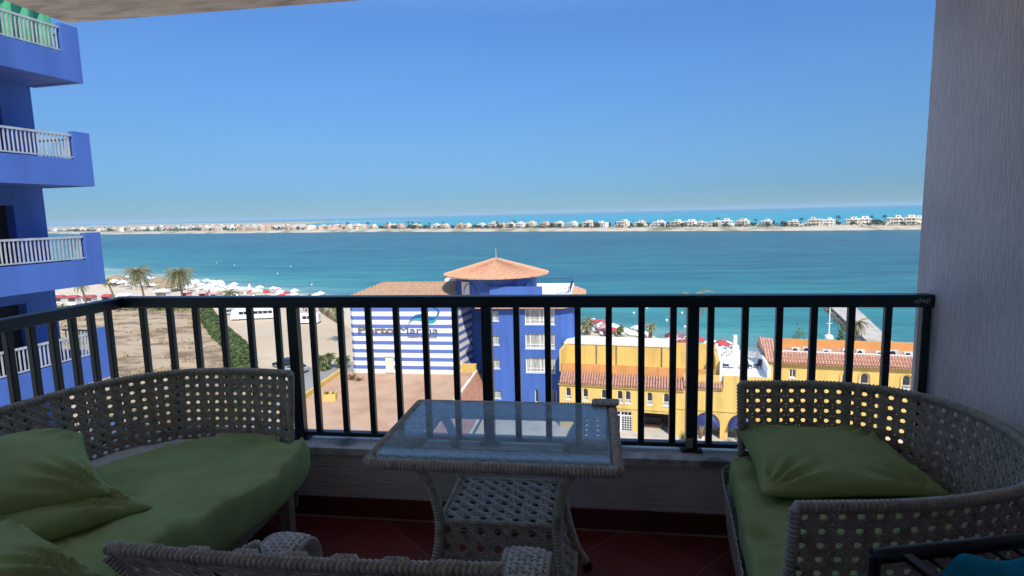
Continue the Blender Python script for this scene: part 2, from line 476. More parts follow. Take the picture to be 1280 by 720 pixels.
M['lot'] = mat_ground('scrubby_sand', (.42, .315, .21), (.48, .37, .25), (.20, .145, .09), .05, .12, .47, .58, (.8, 1.5, 1))
M['beach'] = mat_ground('beach_sand', (.56, .47, .35), (.62, .53, .42), (.47, .38, .28), .08, .2, .58, .75)
M['park'] = mat_ground('packed_sand', (.50, .395, .28), (.56, .455, .335), (.40, .31, .22), .06, .15, .58, .8)
M['far_land'] = mat_ground('spit_sand', (.50, .42, .31), (.56, .48, .38), (.22, .21, .13), .01, .03, .46, .60)
M['road'] = mat_ground('grey_road', (.26, .25, .24), (.32, .31, .29), (.2, .19, .18), .2, .5, .6, .8)
M['grass'] = mat_ground('dry_grass', (.16, .18, .05), (.24, .24, .08), (.34, .28, .16), .3, .4, .52, .66)
def mat_glass():
    """thin clear pane: fresnel mix of see-through and mirror"""
    m = bpy.data.materials.new('table_glass'); m.use_nodes = True
    nt = m.node_tree; N = nt.nodes; Lk = nt.links; N.remove(N['Principled BSDF'])
    tr = N.new('ShaderNodeBsdfTransparent'); tr.inputs[0].default_value = (.90, .965, .965, 1)
    gl = N.new('ShaderNodeBsdfGlossy'); gl.inputs['Roughness'].default_value = .02
    fr = N.new('ShaderNodeFresnel')
    ge = N.new('ShaderNodeNewGeometry'); io = N.new('ShaderNodeMix'); io.inputs[2].default_value = 1.5; io.inputs[3].default_value = 1 / 1.5
    Lk.new(ge.outputs['Backfacing'], io.inputs[0]); Lk.new(io.outputs[0], fr.inputs[0])
    mx = N.new('ShaderNodeMixShader')
    Lk.new(fr.outputs[0], mx.inputs[0]); Lk.new(tr.outputs[0], mx.inputs[1]); Lk.new(gl.outputs[0], mx.inputs[2])
    df = N.new('ShaderNodeBsdfDiffuse'); df.inputs[0].default_value = (.66, .76, .80, 1)      # film of dust and salt, its pale tone also standing in for sky reflection
    nz = N.new('ShaderNodeTexNoise'); nz.inputs['Scale'].default_value = 9; nz.inputs['Detail'].default_value = 6
    mr = N.new('ShaderNodeMapRange'); mr.inputs['From Min'].default_value = .3; mr.inputs['From Max'].default_value = .75; mr.inputs['To Min'].default_value = .13; mr.inputs['To Max'].default_value = .32
    Lk.new(nz.outputs[0], mr.inputs[0])
    m2 = N.new('ShaderNodeMixShader'); Lk.new(mr.outputs[0], m2.inputs[0]); Lk.new(mx.outputs[0], m2.inputs[1]); Lk.new(df.outputs[0], m2.inputs[2])
    Lk.new(m2.outputs[0], N['Material Output'].inputs[0])
    return m
M['glass'] = mat_glass()


# ================================================================== the setting
G = -23.5      # ground level
S = -24.5      # sea level
SHORE = [(-1500, 800), (-600, 430), (-240, 257), (-182, 230), (-145, 217), (-84, 180), (-2.4, 137), (7.4, 129), (15.5, 118.5), (22, 114), (29, 111), (60, 98), (160, 55), (400, -40)]
def y_shore(x):
    for (x0, y0), (x1, y1) in zip(SHORE, SHORE[1:]):
        if x <= x1: return y0 + (y1 - y0) * (x - x0) / (x1 - x0)
    return SHORE[-1][1]
def ground_z(x, y):
    d = (y_shore(x) - y) * .86
    z = G - 1.15 * (1 - smoothstep(-3, 20, d))
    return z - .6 * (1 - smoothstep(-16, -3, d))

def grid_sheet(name, x0, x1, y0, y1, st, m, zf, keep=None):
    mb = MB(); nx = int((x1 - x0) / st); ny = int((y1 - y0) / st); ids = {}
    def vid(i, j):
        if (i, j) not in ids:
            x, y = x0 + i * st, y0 + j * st
            ids[i, j] = mb.vs([(x, y, zf(x, y))])
        return ids[i, j]
    for i in range(nx):
        for j in range(ny):
            if keep and not keep(x0 + (i + .5) * st, y0 + (j + .5) * st): continue
            mb.face((vid(i, j), vid(i + 1, j), vid(i + 1, j + 1), vid(i, j + 1)))
    return struct(mb.build(name, m, smooth=True))
def flat_poly(name, pts, z, m):
    mb = MB(); mb.poly([(p[0], p[1], z) for p in pts]); return struct(mb.build(name, m))

mb = MB(); k = 96
rings = [0, 400, 1500, 6000, 25000]; rows = []
for r_ in rings[1:]:
    rows.append(mb.vs([(r_ * math.cos(2 * PI * i / k), r_ * math.sin(2 * PI * i / k), S) for i in range(k)]))
mb.face([rows[0] + i for i in range(k)])
for a, b in zip(rows, rows[1:]):
    for i in range(k):
        j = (i + 1) % k; mb.face((a + i, b + i, b + j, a + j))
struct(mb.build('sea', M['sea']))

grid_sheet('ground', -700, 300, -120, 480, 5, M['beach'], ground_z, lambda x, y: y < y_shore(x) + 25)
# scrubby empty lot left of the hedge, parking ground right of it, road and grass verge
flat_poly('vacant_lot', [(-300, -60), (-30, -60), (-40, 55), (-52, 79), (-57, 86), (-79, 113), (-110, 147.5), (-138, 151), (-300, 176)], G + .03, M['lot'])
flat_poly('parking_lot', [(-36, 100), (-44, 82), (-52, 82), (-57, 89), (-80, 118), (-104, 147), (-92, 152), (-74, 150), (-60, 131), (-46, 112)], G + .03, M['park'])
flat_poly('road', [(-52, 60), (-34, 52), (-34, 88), (-38, 96), (-47.5, 92), (-47, 82)], G + .04, M['road'])
flat_poly('plaza', [(-14, 40), (30, 34), (40, 70), (30, 72), (-2.6, 76), (-12, 80)], G + .03, M['pave'])
flat_poly('grass_verge', [(-49, 62), (-44, 62), (-43, 74), (-50.5, 81)], G + .06, M['grass'])
flat_poly('grass_border', [(-150, 150), (-112, 147.5), (-108, 150.5), (-118, 158), (-150, 160)], G + .07, M['grass'])

# ---- far spit: thin land bar 700-1500 m out, wide and built up on the left
FARN = [(-6000, 5000), (-3000, 2500), (-1539, 1472), (-1123, 1214), (-689, 1069), (-406, 982), (-117, 840), (58, 756), (222, 675), (328, 650), (600, 590), (1400, 430)]
def far_near(x):
    for (x0, y0), (x1, y1) in zip(FARN, FARN[1:]):
        if x <= x1: return y0 + (y1 - y0) * (x - x0) / (x1 - x0)
    return FARN[-1][1]
def far_depth(x):
    return lerp(110, 2300, smoothstep(-380, -1700, x) ** 1.0) if x < -380 else 110
def far_depth(x):
    t = max(0, min(1, (-380 - x) / 1200)); return 110 + 1900 * t * t
mb = MB(); prev = None
for i in range(260):
    x = -5500 + i * 26.5
    y0 = far_near(x); dp = far_depth(x); j0 = 6 * noise.noise(Vector((x * .02, 3, 0)))
    prof = [(0, -.4), (9, 1.4), (24, 3.2), (40, 4.2), (dp - 25, 4.4), (dp, -.4)]
    n = mb.vs([(x, y0 + a + j0, S + z) for a, z in prof])
    if prev is not None:
        for q in range(5): mb.face((prev + q, n + q, n + q + 1, prev + q + 1))
    prev = n
struct(mb.build('far_spit_land', M['far_land'], smooth=True))
# pale sand bar beyond the spit
mb = MB(); q = []
for i in range(41):
    t = i / 40; x = lerp(-3300, -900, t); y = lerp(4300, 3000, t)
    wdt = 130 * math.sin(PI * t) ** .5 + 3
    q.append(((x, y - wdt / 2), (x, y + wdt / 2)))
for a, b in zip(q, q[1:]):
    mb.poly([(*a[0], S + .6), (*b[0], S + .6), (*b[1], S + .9), (*a[1], S + .9)])
struct(mb.build('sand_bar', M['canvas']))

# thin summer haze over land and water
def haze():
    mb = MB(); mb.b2(-26000, 26000, -26000, 26000, S - 3, 48)
    o = mb.build('haze', [])
    m = bpy.data.materials.new('haze_air'); m.use_nodes = True
    nt = m.node_tree; nt.nodes.remove(nt.nodes['Principled BSDF'])
    v = nt.nodes.new('ShaderNodeVolumePrincipled'); v.inputs['Color'].default_value = (.60, .86, .98, 1); v.inputs['Density'].default_value = 1.0e-4; v.inputs['Anisotropy'].default_value = .0
    nt.links.new(v.outputs[0], nt.nodes['Material Output'].inputs['Volume'])
    o.data.materials.append(m); o['kind'] = 'stuff'
haze()

# ---- our own balcony floor, ceiling
mb = MB(); mb.b2(-2.72, 1.46, -1.6, 2.62, -.25, 0)
struct(mb.build('floor', M['floor']))
mb = MB(); mb.b2(-2.74, 1.46, -1.6, 2.88, 2.55, 2.85)
struct(mb.build('ceiling', M['soffit']))
mb = MB(); mb.b2(1.46, 1.76, -1.9, 2.87, -.6, 6)
tag(mb.build('balcony_side_wall', M['wall_v']), 'grey combed plaster wall closing the right side of the balcony', 'wall')
mb = MB(); mb.b2(-6, 1.45, -1.95, -1.61, -.6, 6)
tag(mb.build('balcony_back_wall', M['white']), 'white painted house wall at the rear of the balcony', 'wall')

# parapet under the railing (front and left), with sill and red skirting
t = thing('parapet_wall', 'low combed plaster parapet with red skirting under the balcony railing', 'wall', (-.5, 2.75, 0))
def rel(o, root):
    o.location = -Vector(root.location); return o
mb = MB(); mb.b2(-2.72, 1.459, 2.648, 2.86, -.5, .325); mb.b2(-2.72, -2.39, -1.6, 2.648, -.5, .325)
rel(mb.build('wall', M['wall_h'], t), t)
mb = MB()
pts = []
mb.b2(-2.735, 1.458, 2.63, 2.875, .327, .362); mb.b2(-2.735, -2.37, -1.6, 2.63, .327, .362)
rel(mb.build('sill', M['sill'], t), t)
mb = MB(); mb.b2(-2.37, 1.457, 2.634, 2.647, .003, .10); mb.b2(-2.388, -2.374, -1.6, 2.633, .003, .10)
rel(mb.build('skirting', M['skirting'], t), t)

# railing
t = thing('balcony_railing', 'dark green painted metal railing along the balcony front and left side', 'railing', (-.5, 2.75, .36))
def rbox(name, c, size, m='rail', rz=0):
    mb = MB(); mb.box(c, size, rz)
    o = rel(mb.build(name, M[m], t), t)
    md = o.modifiers.new('edge', 'BEVEL'); md.width = .004; md.segments = 2
    return o
rbox('top_rail', ((-2.49 + 1.455) / 2 - .005, 2.75, 1.082), (3.96, .062, .056))
rbox('top_rail', (-2.49, .55, 1.080), (.062, 4.33, .054))
rbox('bottom_rail', ((-2.49 + 1.455) / 2, 2.75, .392), (3.93, .036, .022))
rbox('bottom_rail', (-2.49, .55, .392), (.036, 4.33, .022))
posts = (-1.518, -.518, .452)
for x in (-2.365, -2.207, -2.06, -1.907, -1.755, -1.606, -1.415, -1.266, -1.119, -.974, -.827, -.675, -.372, -.222, -.078, .068, .219, .364, .532, .683, .831, .978, 1.135, 1.286):
    rbox('baluster', (x, 2.75, .729), (.030, .028, .650))
for p in posts:
    rbox('post', (p, 2.75, .7085), (.052, .046, .689))
    rbox('base_plate', (p, 2.75, .3685), (.10, .075, .010))
rbox('post', (1.437, 2.752, .7085), (.034, .040, .689))
for i in range(24):
    y = 2.66 - .1055 * i
    rbox('baluster', (-2.49, y, .728), (.028, .030, .648))
mb = MB(); rs = random.Random(4)
for i in range(9):
    mb.box((1.375 + i * .0075, 2.7178, 1.083 + .004 * rs.uniform(-1, 1)), (.0035, .0015, .022 * rs.uniform(.5, 1)), 0)
rel(mb.build('paint_scuff', M['scuff'], t), t)
mb = MB(); mb.box((.440, 2.7260, .405), (.034, .0015, .05))
rel(mb.build('paint_scuff', M['scuff'], t), t)
# ================================================================== buildings
def holes_wall(mb, x0, x1, z0, z1, y, dep, holes, e=1):
    """front face at y (towards -y), rectangular/arched openings with reveals. holes: (xa,xb,za,zb,arch)"""
    xs = sorted({x0, x1, *[h[0] for h in holes], *[h[1] for h in holes]})
    zs = sorted({z0, z1, *[h[2] for h in holes], *[h[3] for h in holes]})
    for a, b in zip(xs, xs[1:]):
        for c, d in zip(zs, zs[1:]):
            mx, mz = (a + b) / 2, (c + d) / 2
            if any(h[0] < mx < h[1] and h[2] < mz < h[3] for h in holes): continue
            mb.poly([(a, y, c), (b, y, c), (b, y, d), (a, y, d)])
    for xa, xb, za, zb, arch in holes:
        r_ = (xb - xa) / 2; zc = zb - r_ if arch else zb; cx = (xa + xb) / 2
        mb.poly([(xa, y, za), (xa, y, zc), (xa, y + dep, zc), (xa, y + dep, za)])
        mb.poly([(xb, y, zc), (xb, y, za), (xb, y + dep, za), (xb, y + dep, zc)])
        mb.poly([(xb, y, za), (xa, y, za), (xa, y + dep, za), (xb, y + dep, za)])
        if arch:
            n = 10
            P = [(cx + r_ * math.cos(PI - PI * i / n), zc + r_ * math.sin(PI - PI * i / n)) for i in range(n + 1)]
            for (ax, az), (bx, bz) in zip(P, P[1:]):
                mb.poly([(ax, y, az), (bx, y, bz), (bx, y, zb), (ax, y, zb)])
                mb.poly([(ax, y, az), (ax, y + dep, az), (bx, y + dep, bz), (bx, y, bz)])
        else:
            mb.poly([(xa, y, zb), (xb, y, zb), (xb, y + dep, zb), (xa, y + dep, zb)])
def window(par, xa, xb, za, zb, y, arch=False, mull=(), trans=(), pane='glasswin', fr=.07, frame='white', dep=.14, grille=False, surround=None):
    """window part (frame) with a pane sub-part, set back dep behind wall face y"""
    mb = MB(); yy = y + dep
    zc = zb - (xb - xa) / 2 if arch else zb
    mb.b2(xa, xa + fr, yy - .03, yy + .03, za, zc); mb.b2(xb - fr, xb, yy - .03, yy + .03, za, zc)
    mb.b2(xa + fr, xb - fr, yy - .03, yy + .03, za, za + fr)
    if arch:
        r_ = (xb - xa) / 2; cx = (xa + xb) / 2
        mb.tube([(cx + (r_ - fr / 2) * math.cos(PI - PI * i / 10), yy, zc + (r_ - fr / 2) * math.sin(PI - PI * i / 10)) for i in range(11)], 0, sq=(.06, fr), up=(0, 0, 1))
    else:
        mb.b2(xa + fr, xb - fr, yy - .03, yy + .03, zb - fr, zb)
    for m_ in mull: mb.b2(xa + (xb - xa) * m_ - fr * .4, xa + (xb - xa) * m_ + fr * .4, yy - .026, yy + .026, za + fr, (zb if not arch else zc) - (fr if not arch else 0))
    for m_ in trans: mb.b2(xa + fr, xb - fr, yy - .022, yy + .022, za + (zb - za) * m_ - fr * .35, za + (zb - za) * m_ + fr * .35)
    if grille:
        h = .42; zg = za + fr
        for i in range(4):
            a = xa + fr + (xb - xa - 2 * fr) * i / 4; b = xa + fr + (xb - xa - 2 * fr) * (i + 1) / 4
            mb.tube([(a, y - .03, zg), (b, y - .03, zg + h)], .018, 4); mb.tube([(b, y - .03, zg), (a, y - .03, zg + h)], .018, 4)
        mb.tube([(xa, y - .03, zg + h), (xb, y - .03, zg + h)], .022, 4); mb.tube([(xa, y - .03, zg), (xb, y - .03, zg)], .022, 4)
    mb.b2(xa - .06, xb + .06, y - .07, y - .004, za - .09, za - .004)
    o = mb.build('window', M[frame], par)
    p = MB()
    if arch:
        cx = (xa + xb) / 2; r_ = (xb - xa) / 2
        p.poly([(xa, yy + .015, za), (xb, yy + .015, za)] + [(cx + r_ * math.cos(PI * i / 10), yy + .015, zc + r_ * math.sin(PI * i / 10)) for i in range(11)])
    else: p.poly([(xa, yy + .015, za), (xb, yy + .015, za), (xb, yy + .015, zb), (xa, yy + .015, zb)])
    p.build('pane', M[pane], o)
    return o

def text_mesh(body, size, ext, m, par, loc, name, width=None, bold=0.0):
    cu = bpy.data.curves.new(name, 'FONT'); cu.body = body; cu.size = size; cu.extrude = ext; cu.offset = bold
    tmp = bpy.data.objects.new(name + '_tmp', cu); COL.objects.link(tmp)
    dg = bpy.context.evaluated_depsgraph_get()
    me = bpy.data.meshes.new_from_object(tmp.evaluated_get(dg))
    bpy.data.objects.remove(tmp); bpy.data.curves.remove(cu)
    xs = [v.co.x for v in me.vertices]; w = max(xs) - min(xs); x0 = min(xs)
    s = (width / w) if width else 1.0
    for v in me.vertices:
        x, y, z = v.co; v.co = ((x - x0) * s, -z, y)
    me.materials.clear(); me.materials.append(M[m])
    o = bpy.data.objects.new(name, me); COL.objects.link(o); o.parent = par; o.location = loc
    return o

# ---------- striped hall (front face y = 75), stands on the terrace deck
T = -19.9      # terrace deck level
t = thing('striped_building', 'hall with blue and white banded walls, tiled hip roof and wall sign', 'building', (-25.5, 75, T))
X0, X1 = -7.75, 7.35       # local
mb = MB()
holes_wall(mb, X0 + .5, X1, 0, 10.2, 0, .35, [(-3.0, -1.7, 0, 2.35, False)])
mb.poly([(X0, .45, 0), (X0 + .5, 0, 0), (X0 + .5, 0, 10.2), (X0, .45, 10.2)])
mb.poly([(X1, 0, 0), (X1 + 1.1, 6.5, 0), (X1 + 1.1, 6.5, 10.2), (X1, 0, 10.2)])
mb.poly([(X0, 14, 0), (X0, .45, 0), (X0, .45, 10.2), (X0, 14, 10.2)])
mb.poly([(X1 + 1.1, 14, 0), (X0, 14, 0), (X0, 14, 10.2), (X1 + 1.1, 14, 10.2)])
mb.poly([(X1 + 1.1, 6.5, 0), (X1 + 1.1, 14, 0), (X1 + 1.1, 14, 10.2), (X1 + 1.1, 6.5, 10.2)])
mb.build('wall', M['stripe'], t)
mb = MB(); ex = .55
E_ = [(X0 - ex, -ex), (X1 + .62, -ex), (X1 + 1.95, 7.6), (X1 + 1.95, 14.5), (X0 - ex, 14.5)]; zr0, zr1 = 10.2, 11.75
mb.prism(E_, zr0 + .02, zr0 + .20)
A = [(x, y, zr0 + .2) for x, y in E_]
ra, rb = (-5.2, 6.6, zr1), (6.6, 6.9, zr1)
mb.poly([A[0], A[1], rb, ra]); mb.poly([A[1], A[2], rb]); mb.poly([A[2], A[3], rb]); mb.poly([A[3], A[4], ra, rb]); mb.poly([A[4], A[0], ra])
mb.tube([ra, rb], .13, 6); mb.tube([A[0], ra], .11, 6); mb.tube([A[1], rb], .11, 6)
mb.build('roof', M['tile_pale'], t)
mb = MB(); mb.b2(4.0, 8.6, 7.2, 8.8, 11.2, 12.2); mb.build('roof_parapet', M['white'], t)
mb = MB()
for i in range(9):
    mb.b2(-2.98 + i * .142, -2.98 + i * .142 + .10, .16, .2, .02, 2.3)
mb.b2(-3.0, -1.7, .2, .24, 0, 2.35)
d = mb.build('door', M['offwhite'], t)
mb = MB(); mb.b2(-2.36, -2.30, .10, .15, .95, 1.2); mb.build('handle', M['white'], d)
text_mesh('Porto', 1.35, .05, 'letter_grey', t, (-6.55, -.07, 5.62), 'sign_lettering', 5.15, .035)
text_mesh('Marina', 1.35, .04, 'letter_slate', t, (-.72, -.07, 5.62), 'sign_lettering', 5.45, 0)
for w_, x_, wd_ in (('Resort', .45, 2.05), ('&', 2.78, .36), ('Spa', 3.36, 1.15)): text_mesh(w_, .55, .03, 'letter_grey', t, (x_, -.06, 5.02), 'sign_lettering', wd_, 0)
def ribbon(mb, top, bot, y):
    n = len(top)
    f = mb.vs([(a[0], y, a[1]) for a in top] + [(a[0], y, a[1]) for a in bot])
    g = mb.vs([(a[0], y + .05, a[1]) for a in top] + [(a[0], y + .05, a[1]) for a in bot])
    for i in range(n - 1):
        mb.face((f + n + i, f + n + i + 1, f + i + 1, f + i)); mb.face((g + i, g + i + 1, g + n + i + 1, g + n + i))
        mb.face((f + i, f + i + 1, g + i + 1, g + i)); mb.face((f + n + i + 1, f + n + i, g + n + i, g + n + i + 1))
sp2 = lambda P, n=8: [(v.x, v.y) for v in spline([(a, b, 0) for a, b in P], n)]
# swoosh emblem: dark upper wave whose tail curls over, teal lower wave
ZE = 6.95
mb = MB()
ribbon(mb, sp2([(.6, ZE), (1.4, ZE + 1.05), (2.4, ZE + 1.32), (3.5, ZE + .95), (4.3, ZE + .85), (4.85, ZE + 1.2), (5.0, ZE + 1.75), (4.6, ZE + 2.15), (3.9, ZE + 2.32)]),
       sp2([(.6, ZE - .02), (1.3, ZE + .7), (2.4, ZE + .82), (3.4, ZE + .62), (4.2, ZE + .58), (4.65, ZE + 1.25), (4.74, ZE + 1.7), (4.5, ZE + 2.02), (3.9, ZE + 2.28)]), -.07)
mb.build('emblem_wave', M['logo_blue'], t)
mb = MB()
ribbon(mb, sp2([(.62, ZE - .06), (1.3, ZE + .64), (2.4, ZE + .76), (3.4, ZE + .56), (4.2, ZE + .52), (4.85, ZE + 1.12)]),
       sp2([(.6, ZE - .1), (1.25, ZE + .45), (2.3, ZE + .4), (3.3, ZE + .12), (4.2, ZE + .16), (4.9, ZE + 1.08)]), -.075)
mb.build('emblem_wave', M['logo_teal'], t)

# ---------- blue hotel wing with rotunda (front face y = 72)
t = thing('blue_building', 'bright blue hotel wing with tiled eaves and rotunda under a conical roof', 'building', (-9, 72, G))
H = 13.25     # eave height above ground
xl, xr = -5.0, 4.8
hs = []
for z0_ in (11.38, 8.27, 5.16): hs += [(-4.15, -3.0, z0_ + .15, z0_ + 1.35, False), (.35, 4.1, z0_ - .3, z0_ + 1.6, False)]
hs += [(-4.1, -2.95, 1.35, 2.4, False), (1.45, 1.95, .9, 2.65, True), (3.7, 4.2, .9, 2.65, True)]
foot = [(xl, 0), (xr, 0), (6.3, 1.3), (7.0, 3.4), (7.0, 15), (xl, 15)]
mb = MB(); holes_wall(mb, xl, xr, 0, H, 0, .3, hs)
for a, b in zip(foot[1:], foot[2:] + foot[:1]):
    mb.poly([(a[0], a[1], 0), (b[0], b[1], 0), (b[0], b[1], H), (a[0], a[1], H)])
mb.poly([(x, y, H - .02) for x, y in foot])
mb.poly([(-8.6, 8.2, 0), (xl, 8.2, 0), (xl, 8.2, H), (-8.6, 8.2, H)]); mb.poly([(-8.6, 8.2, H - .01), (xl, 8.2, H - .01), (xl, 15, H - .01), (-8.6, 15, H - .01)])
mb.build('wall', M['blue'], t)
for i, h in enumerate(hs):
    if h[4]: window(t, *h[:4], 0, True, fr=.07, dep=.2, pane='glasswin')
    elif h[1] - h[0] < 2: window(t, *h[:4], 0, False, mull=(.5,), fr=.05, dep=.2, pane=('curtain', 'curtain', 'curtain', 'curtain')[i % 4])
    else: window(t, *h[:4], 0, False, mull=(.17, .5, .62, .83), trans=(.27,), fr=.11, dep=.2, pane='curtain')
# tiled eave skirt
def off(P, d):
    out = []; n = len(P)
    for i in range(n):
        a, b, c = Vector(P[i - 1]), Vector(P[i]), Vector(P[(i + 1) % n])
        n1 = Vector(((b - a).y, -(b - a).x)).normalized(); n2 = Vector(((c - b).y, -(c - b).x)).normalized()
        m_ = (n1 + n2).normalized(); k_ = d / max(.35, m_.dot(n1)); out.append((b.x + m_.x * k_, b.y + m_.y * k_))
    return out
o1, o2 = off(foot, .85), off(foot, -.9)
mb = MB(); n = len(foot)
lo = mb.vs([(x, y, H - .02) for x, y in o1]); hi = mb.vs([(x, y, H + .10) for x, y in o1]); inn = mb.vs([(x, y, H + 1.0) for x, y in o2]); und = mb.vs([(x, y, H + .01) for x, y in foot])
for i in range(n):
    j = (i + 1) % n
    mb.face((lo + i, lo + j, hi + j, hi + i)); mb.face((hi + i, hi + j, inn + j, inn + i)); mb.face((und + i, und + j, lo + j, lo + i))
mb.build('eave_skirt', M['tile_o'], t)
o3 = off(foot, -1.3)
mb = MB()
a1 = mb.vs([(x, y, H + .9) for x, y in o2]); a2 = mb.vs([(x, y, H + 1.35) for x, y in o2]); a3 = mb.vs([(x, y, H + 1.35) for x, y in o3]); a4 = mb.vs([(x, y, H + .4) for x, y in o3])
for i in range(n):
    j = (i + 1) % n
    for p_, q_ in ((a1, a2), (a2, a3), (a3, a4)): mb.face((p_ + i, p_ + j, q_ + j, q_ + i))
mb.face([a4 + i for i in range(n)])
mb.build('roof_terrace', M['white'], t)
mb = MB()
P = [Vector((x, y, 0)) for x, y in off(foot, -1.1)]
for i in range(1, 5):
    a, b = P[i % n], P[(i + 1) % n]
    mb.tube([a + Vector((0, 0, H + 2.1)), b + Vector((0, 0, H + 2.1))], .035, 5)
    mb.tube([a + Vector((0, 0, H + 1.6)), b + Vector((0, 0, H + 1.6))], .025, 5)
    k_ = max(2, int((b - a).length / .5))
    for j in range(k_):
        q_ = a.lerp(b, j / k_); mb.tube([q_ + Vector((0, 0, H + 1.33)), q_ + Vector((0, 0, H + 2.1))], .02, 4)
mb.build('terrace_railing', M['blue_dark'], t)
mb = MB(); mb.b2(-4.4, 2.45, 1.35, 1.65, H + .42, H + 2.45); mb.build('roof_parapet', M['blue'], t)
# rotunda
cx, cy = -4.35, 7.2
r_ = t
dr = MB(); dr.lathe([(.1, H - .3), (5.55, H - .3), (5.55, H + 3.6)], (cx, cy, 0), 48)
rot = dr.build('rotunda', M['blue'], t, smooth=True)
mb = MB()
for k_ in range(5):
    ac = R(-150 + k_ * 30)
    P = []
    for i in range(13):
        b = PI * i / 12; da = math.cos(b) * .19; P.append((cx + 5.60 * math.cos(ac + da), cy + 5.60 * math.sin(ac + da), H + 1.5 + 1.25 * math.sin(b)))
    mb.tube(P, .09, 5)
mb.build('arch_moulding', M['blue'], rot)
mb = MB(); a_ = R(-128)
mb.box((cx + 5.56 * math.cos(a_), cy + 5.56 * math.sin(a_), H + 2.0), (1.5, .12, 1.9), a_ + PI / 2); mb.build('door', M['offwhite'], rot)
mb = MB()
prof = []
mb.lathe([(7.15, H + 3.52), (7.22, H + 3.55), (7.22, H + 3.66)] + [(7.2 * (1 - i / 9) + .02, H + 3.70 + 2.05 * (i / 9) ** 1.03) for i in range(10)], (cx, cy, 0), 64)
mb.lathe([(5.5, H + 3.5), (7.15, H + 3.52)], (cx, cy, 0), 64)
for i in range(120):
    a = 2 * PI * i / 120
    mb.tube([(cx + 7.25 * math.cos(a), cy + 7.25 * math.sin(a), H + 3.69), (cx + .3 * math.cos(a), cy + .3 * math.sin(a), H + 5.72)], [.05, .012], 5)
rf = mb.build('cone_roof', M['tile_o'], t)
mb = MB(); mb.tube([(cx, cy, H + 5.6), (cx, cy, H + 6.4), (cx, cy, H + 7.2)], [.10, .06, .03], 6); mb.build('spire', M['bar_white'], rf)

# ---------- terrace in front of the striped hall
t = thing('paved_terrace', 'raised terracotta paved terrace below the striped hall', 'terrace', (-25, 62, G))
mb = MB(); mb.prism([(-9.3, -26), (9.0, -26), (9.0, 13.6), (-8.8, 13.6), (-9.8, 12)], 0, T - G)
mb.build('deck', M['pink_pave'], t)
mb = MB()
for (a, b) in (((-9.9, 14.8), (-9.25, -1.5)), ((-9.25, -1.5), (-9.2, -5.2))):
    mb.tube([(a[0], a[1], T - G + .18), (b[0], b[1], T - G + .18)], 0, sq=(.35, .85), up=(0, 0, 1))
mb.build('parapet', M['yellow'], t)
mb = MB(); mb.b2(6.75, 9.05, 13.65, 14.5, T - G - .1, T - G + 1.15); mb.build('parapet', M['yellow'], t)
mb = MB(); mb.b2(5.9, 8.6, 11.2, 11.7, T - G, T - G + .22); mb.b2(6.3, 8.7, 12.1, 12.6, T - G, T - G + .42); mb.build('bench_step', M['pink_pave'], t)
mb = MB()
mb.tube([(9.05, 14.4, T - G + .14), (9.05, -20, T - G + .14)], 0, sq=(.30, .34), up=(0, 0, 1)); mb.build('coping', M['offwhite'], t)
mb = MB()
zt = T - G
mb.poly([(9.2, 14.4, zt + .1), (9.2, -20, zt + .1), (12.0, -20, zt - 1.5), (12.0, 8.6, zt - 1.5), (10.4, 14.4, zt - .55)])
mb.poly([(12.0, -20, zt - 1.5), (9.2, -20, zt + .1), (9.2, -20, zt - 1.5)])
mb.build('tile_slope', M['tile_x'], t)
mb = MB(); mb.tube([(12.05, 8.6, zt - 1.5), (12.05, -20, zt - 1.5)], 0, sq=(.12, .3), up=(0, 0, 1)); mb.build('fascia', M['offwhite'], t)

mb = MB()
p = thing('planter_box', 'yellow rendered planter box standing free on the terracotta terrace', 'planter', (-31.0, 63.2, T), R(12))
mb.b2(-.75, .75, -.55, -.45, 0, .85); mb.b2(-.75, .75, .45, .55, 0, .85); mb.b2(-.75, -.65, -.45, .45, 0, .85); mb.b2(.65, .75, -.45, .45, 0, .85); mb.b2(-.65, .65, -.45, .45, 0, .7)
mb.build('box', M['yellow'], p)
def leaf_tuft(mb, c, n, h, spread, w, rs, droop=.5):
    for i in range(n):
        a = rs.uniform(0, 2 * PI); L = h * rs.uniform(.6, 1.1); sp_ = spread * rs.uniform(.3, 1)
        d = Vector((math.cos(a), math.sin(a), 0)); P = []
        for j in range(5):
            u = j / 4; P.append(Vector(c) + d * sp_ * u + Vector((0, 0, L * (u - droop * u * u))))
        s_ = Vector((-d.y, d.x, 0))
        ww = [w * .6, w, w * .9, w * .55, .005]
        ids = [mb.vs([p_ - s_ * q, p_ + s_ * q]) for p_, q in zip(P, ww)]
        for x, y in zip(ids, ids[1:]): mb.face((x, x + 1, y + 1, y))
mb = MB(); leaf_tuft(mb, (-.35, 0, .7), 26, .8, .5, .05, random.Random(2)); leaf_tuft(mb, (.35, .1, .7), 14, .5, .4, .05, random.Random(3))
mb.build('plant', M['leaf_dry'], p)
mb = MB(); leaf_tuft(mb, (0, 0, 0), 90, 1.5, 1.3, .04, random.Random(5), .35); leaf_tuft(mb, (1.2, -.3, 0), 50, 1.1, 1.0, .04, random.Random(6), .4)
tag(mb.build('dry_bush', M['straw'], loc=(-31.9, 71.6, T)), 'dry straw coloured bush in the corner of the terracotta terrace', 'bush')

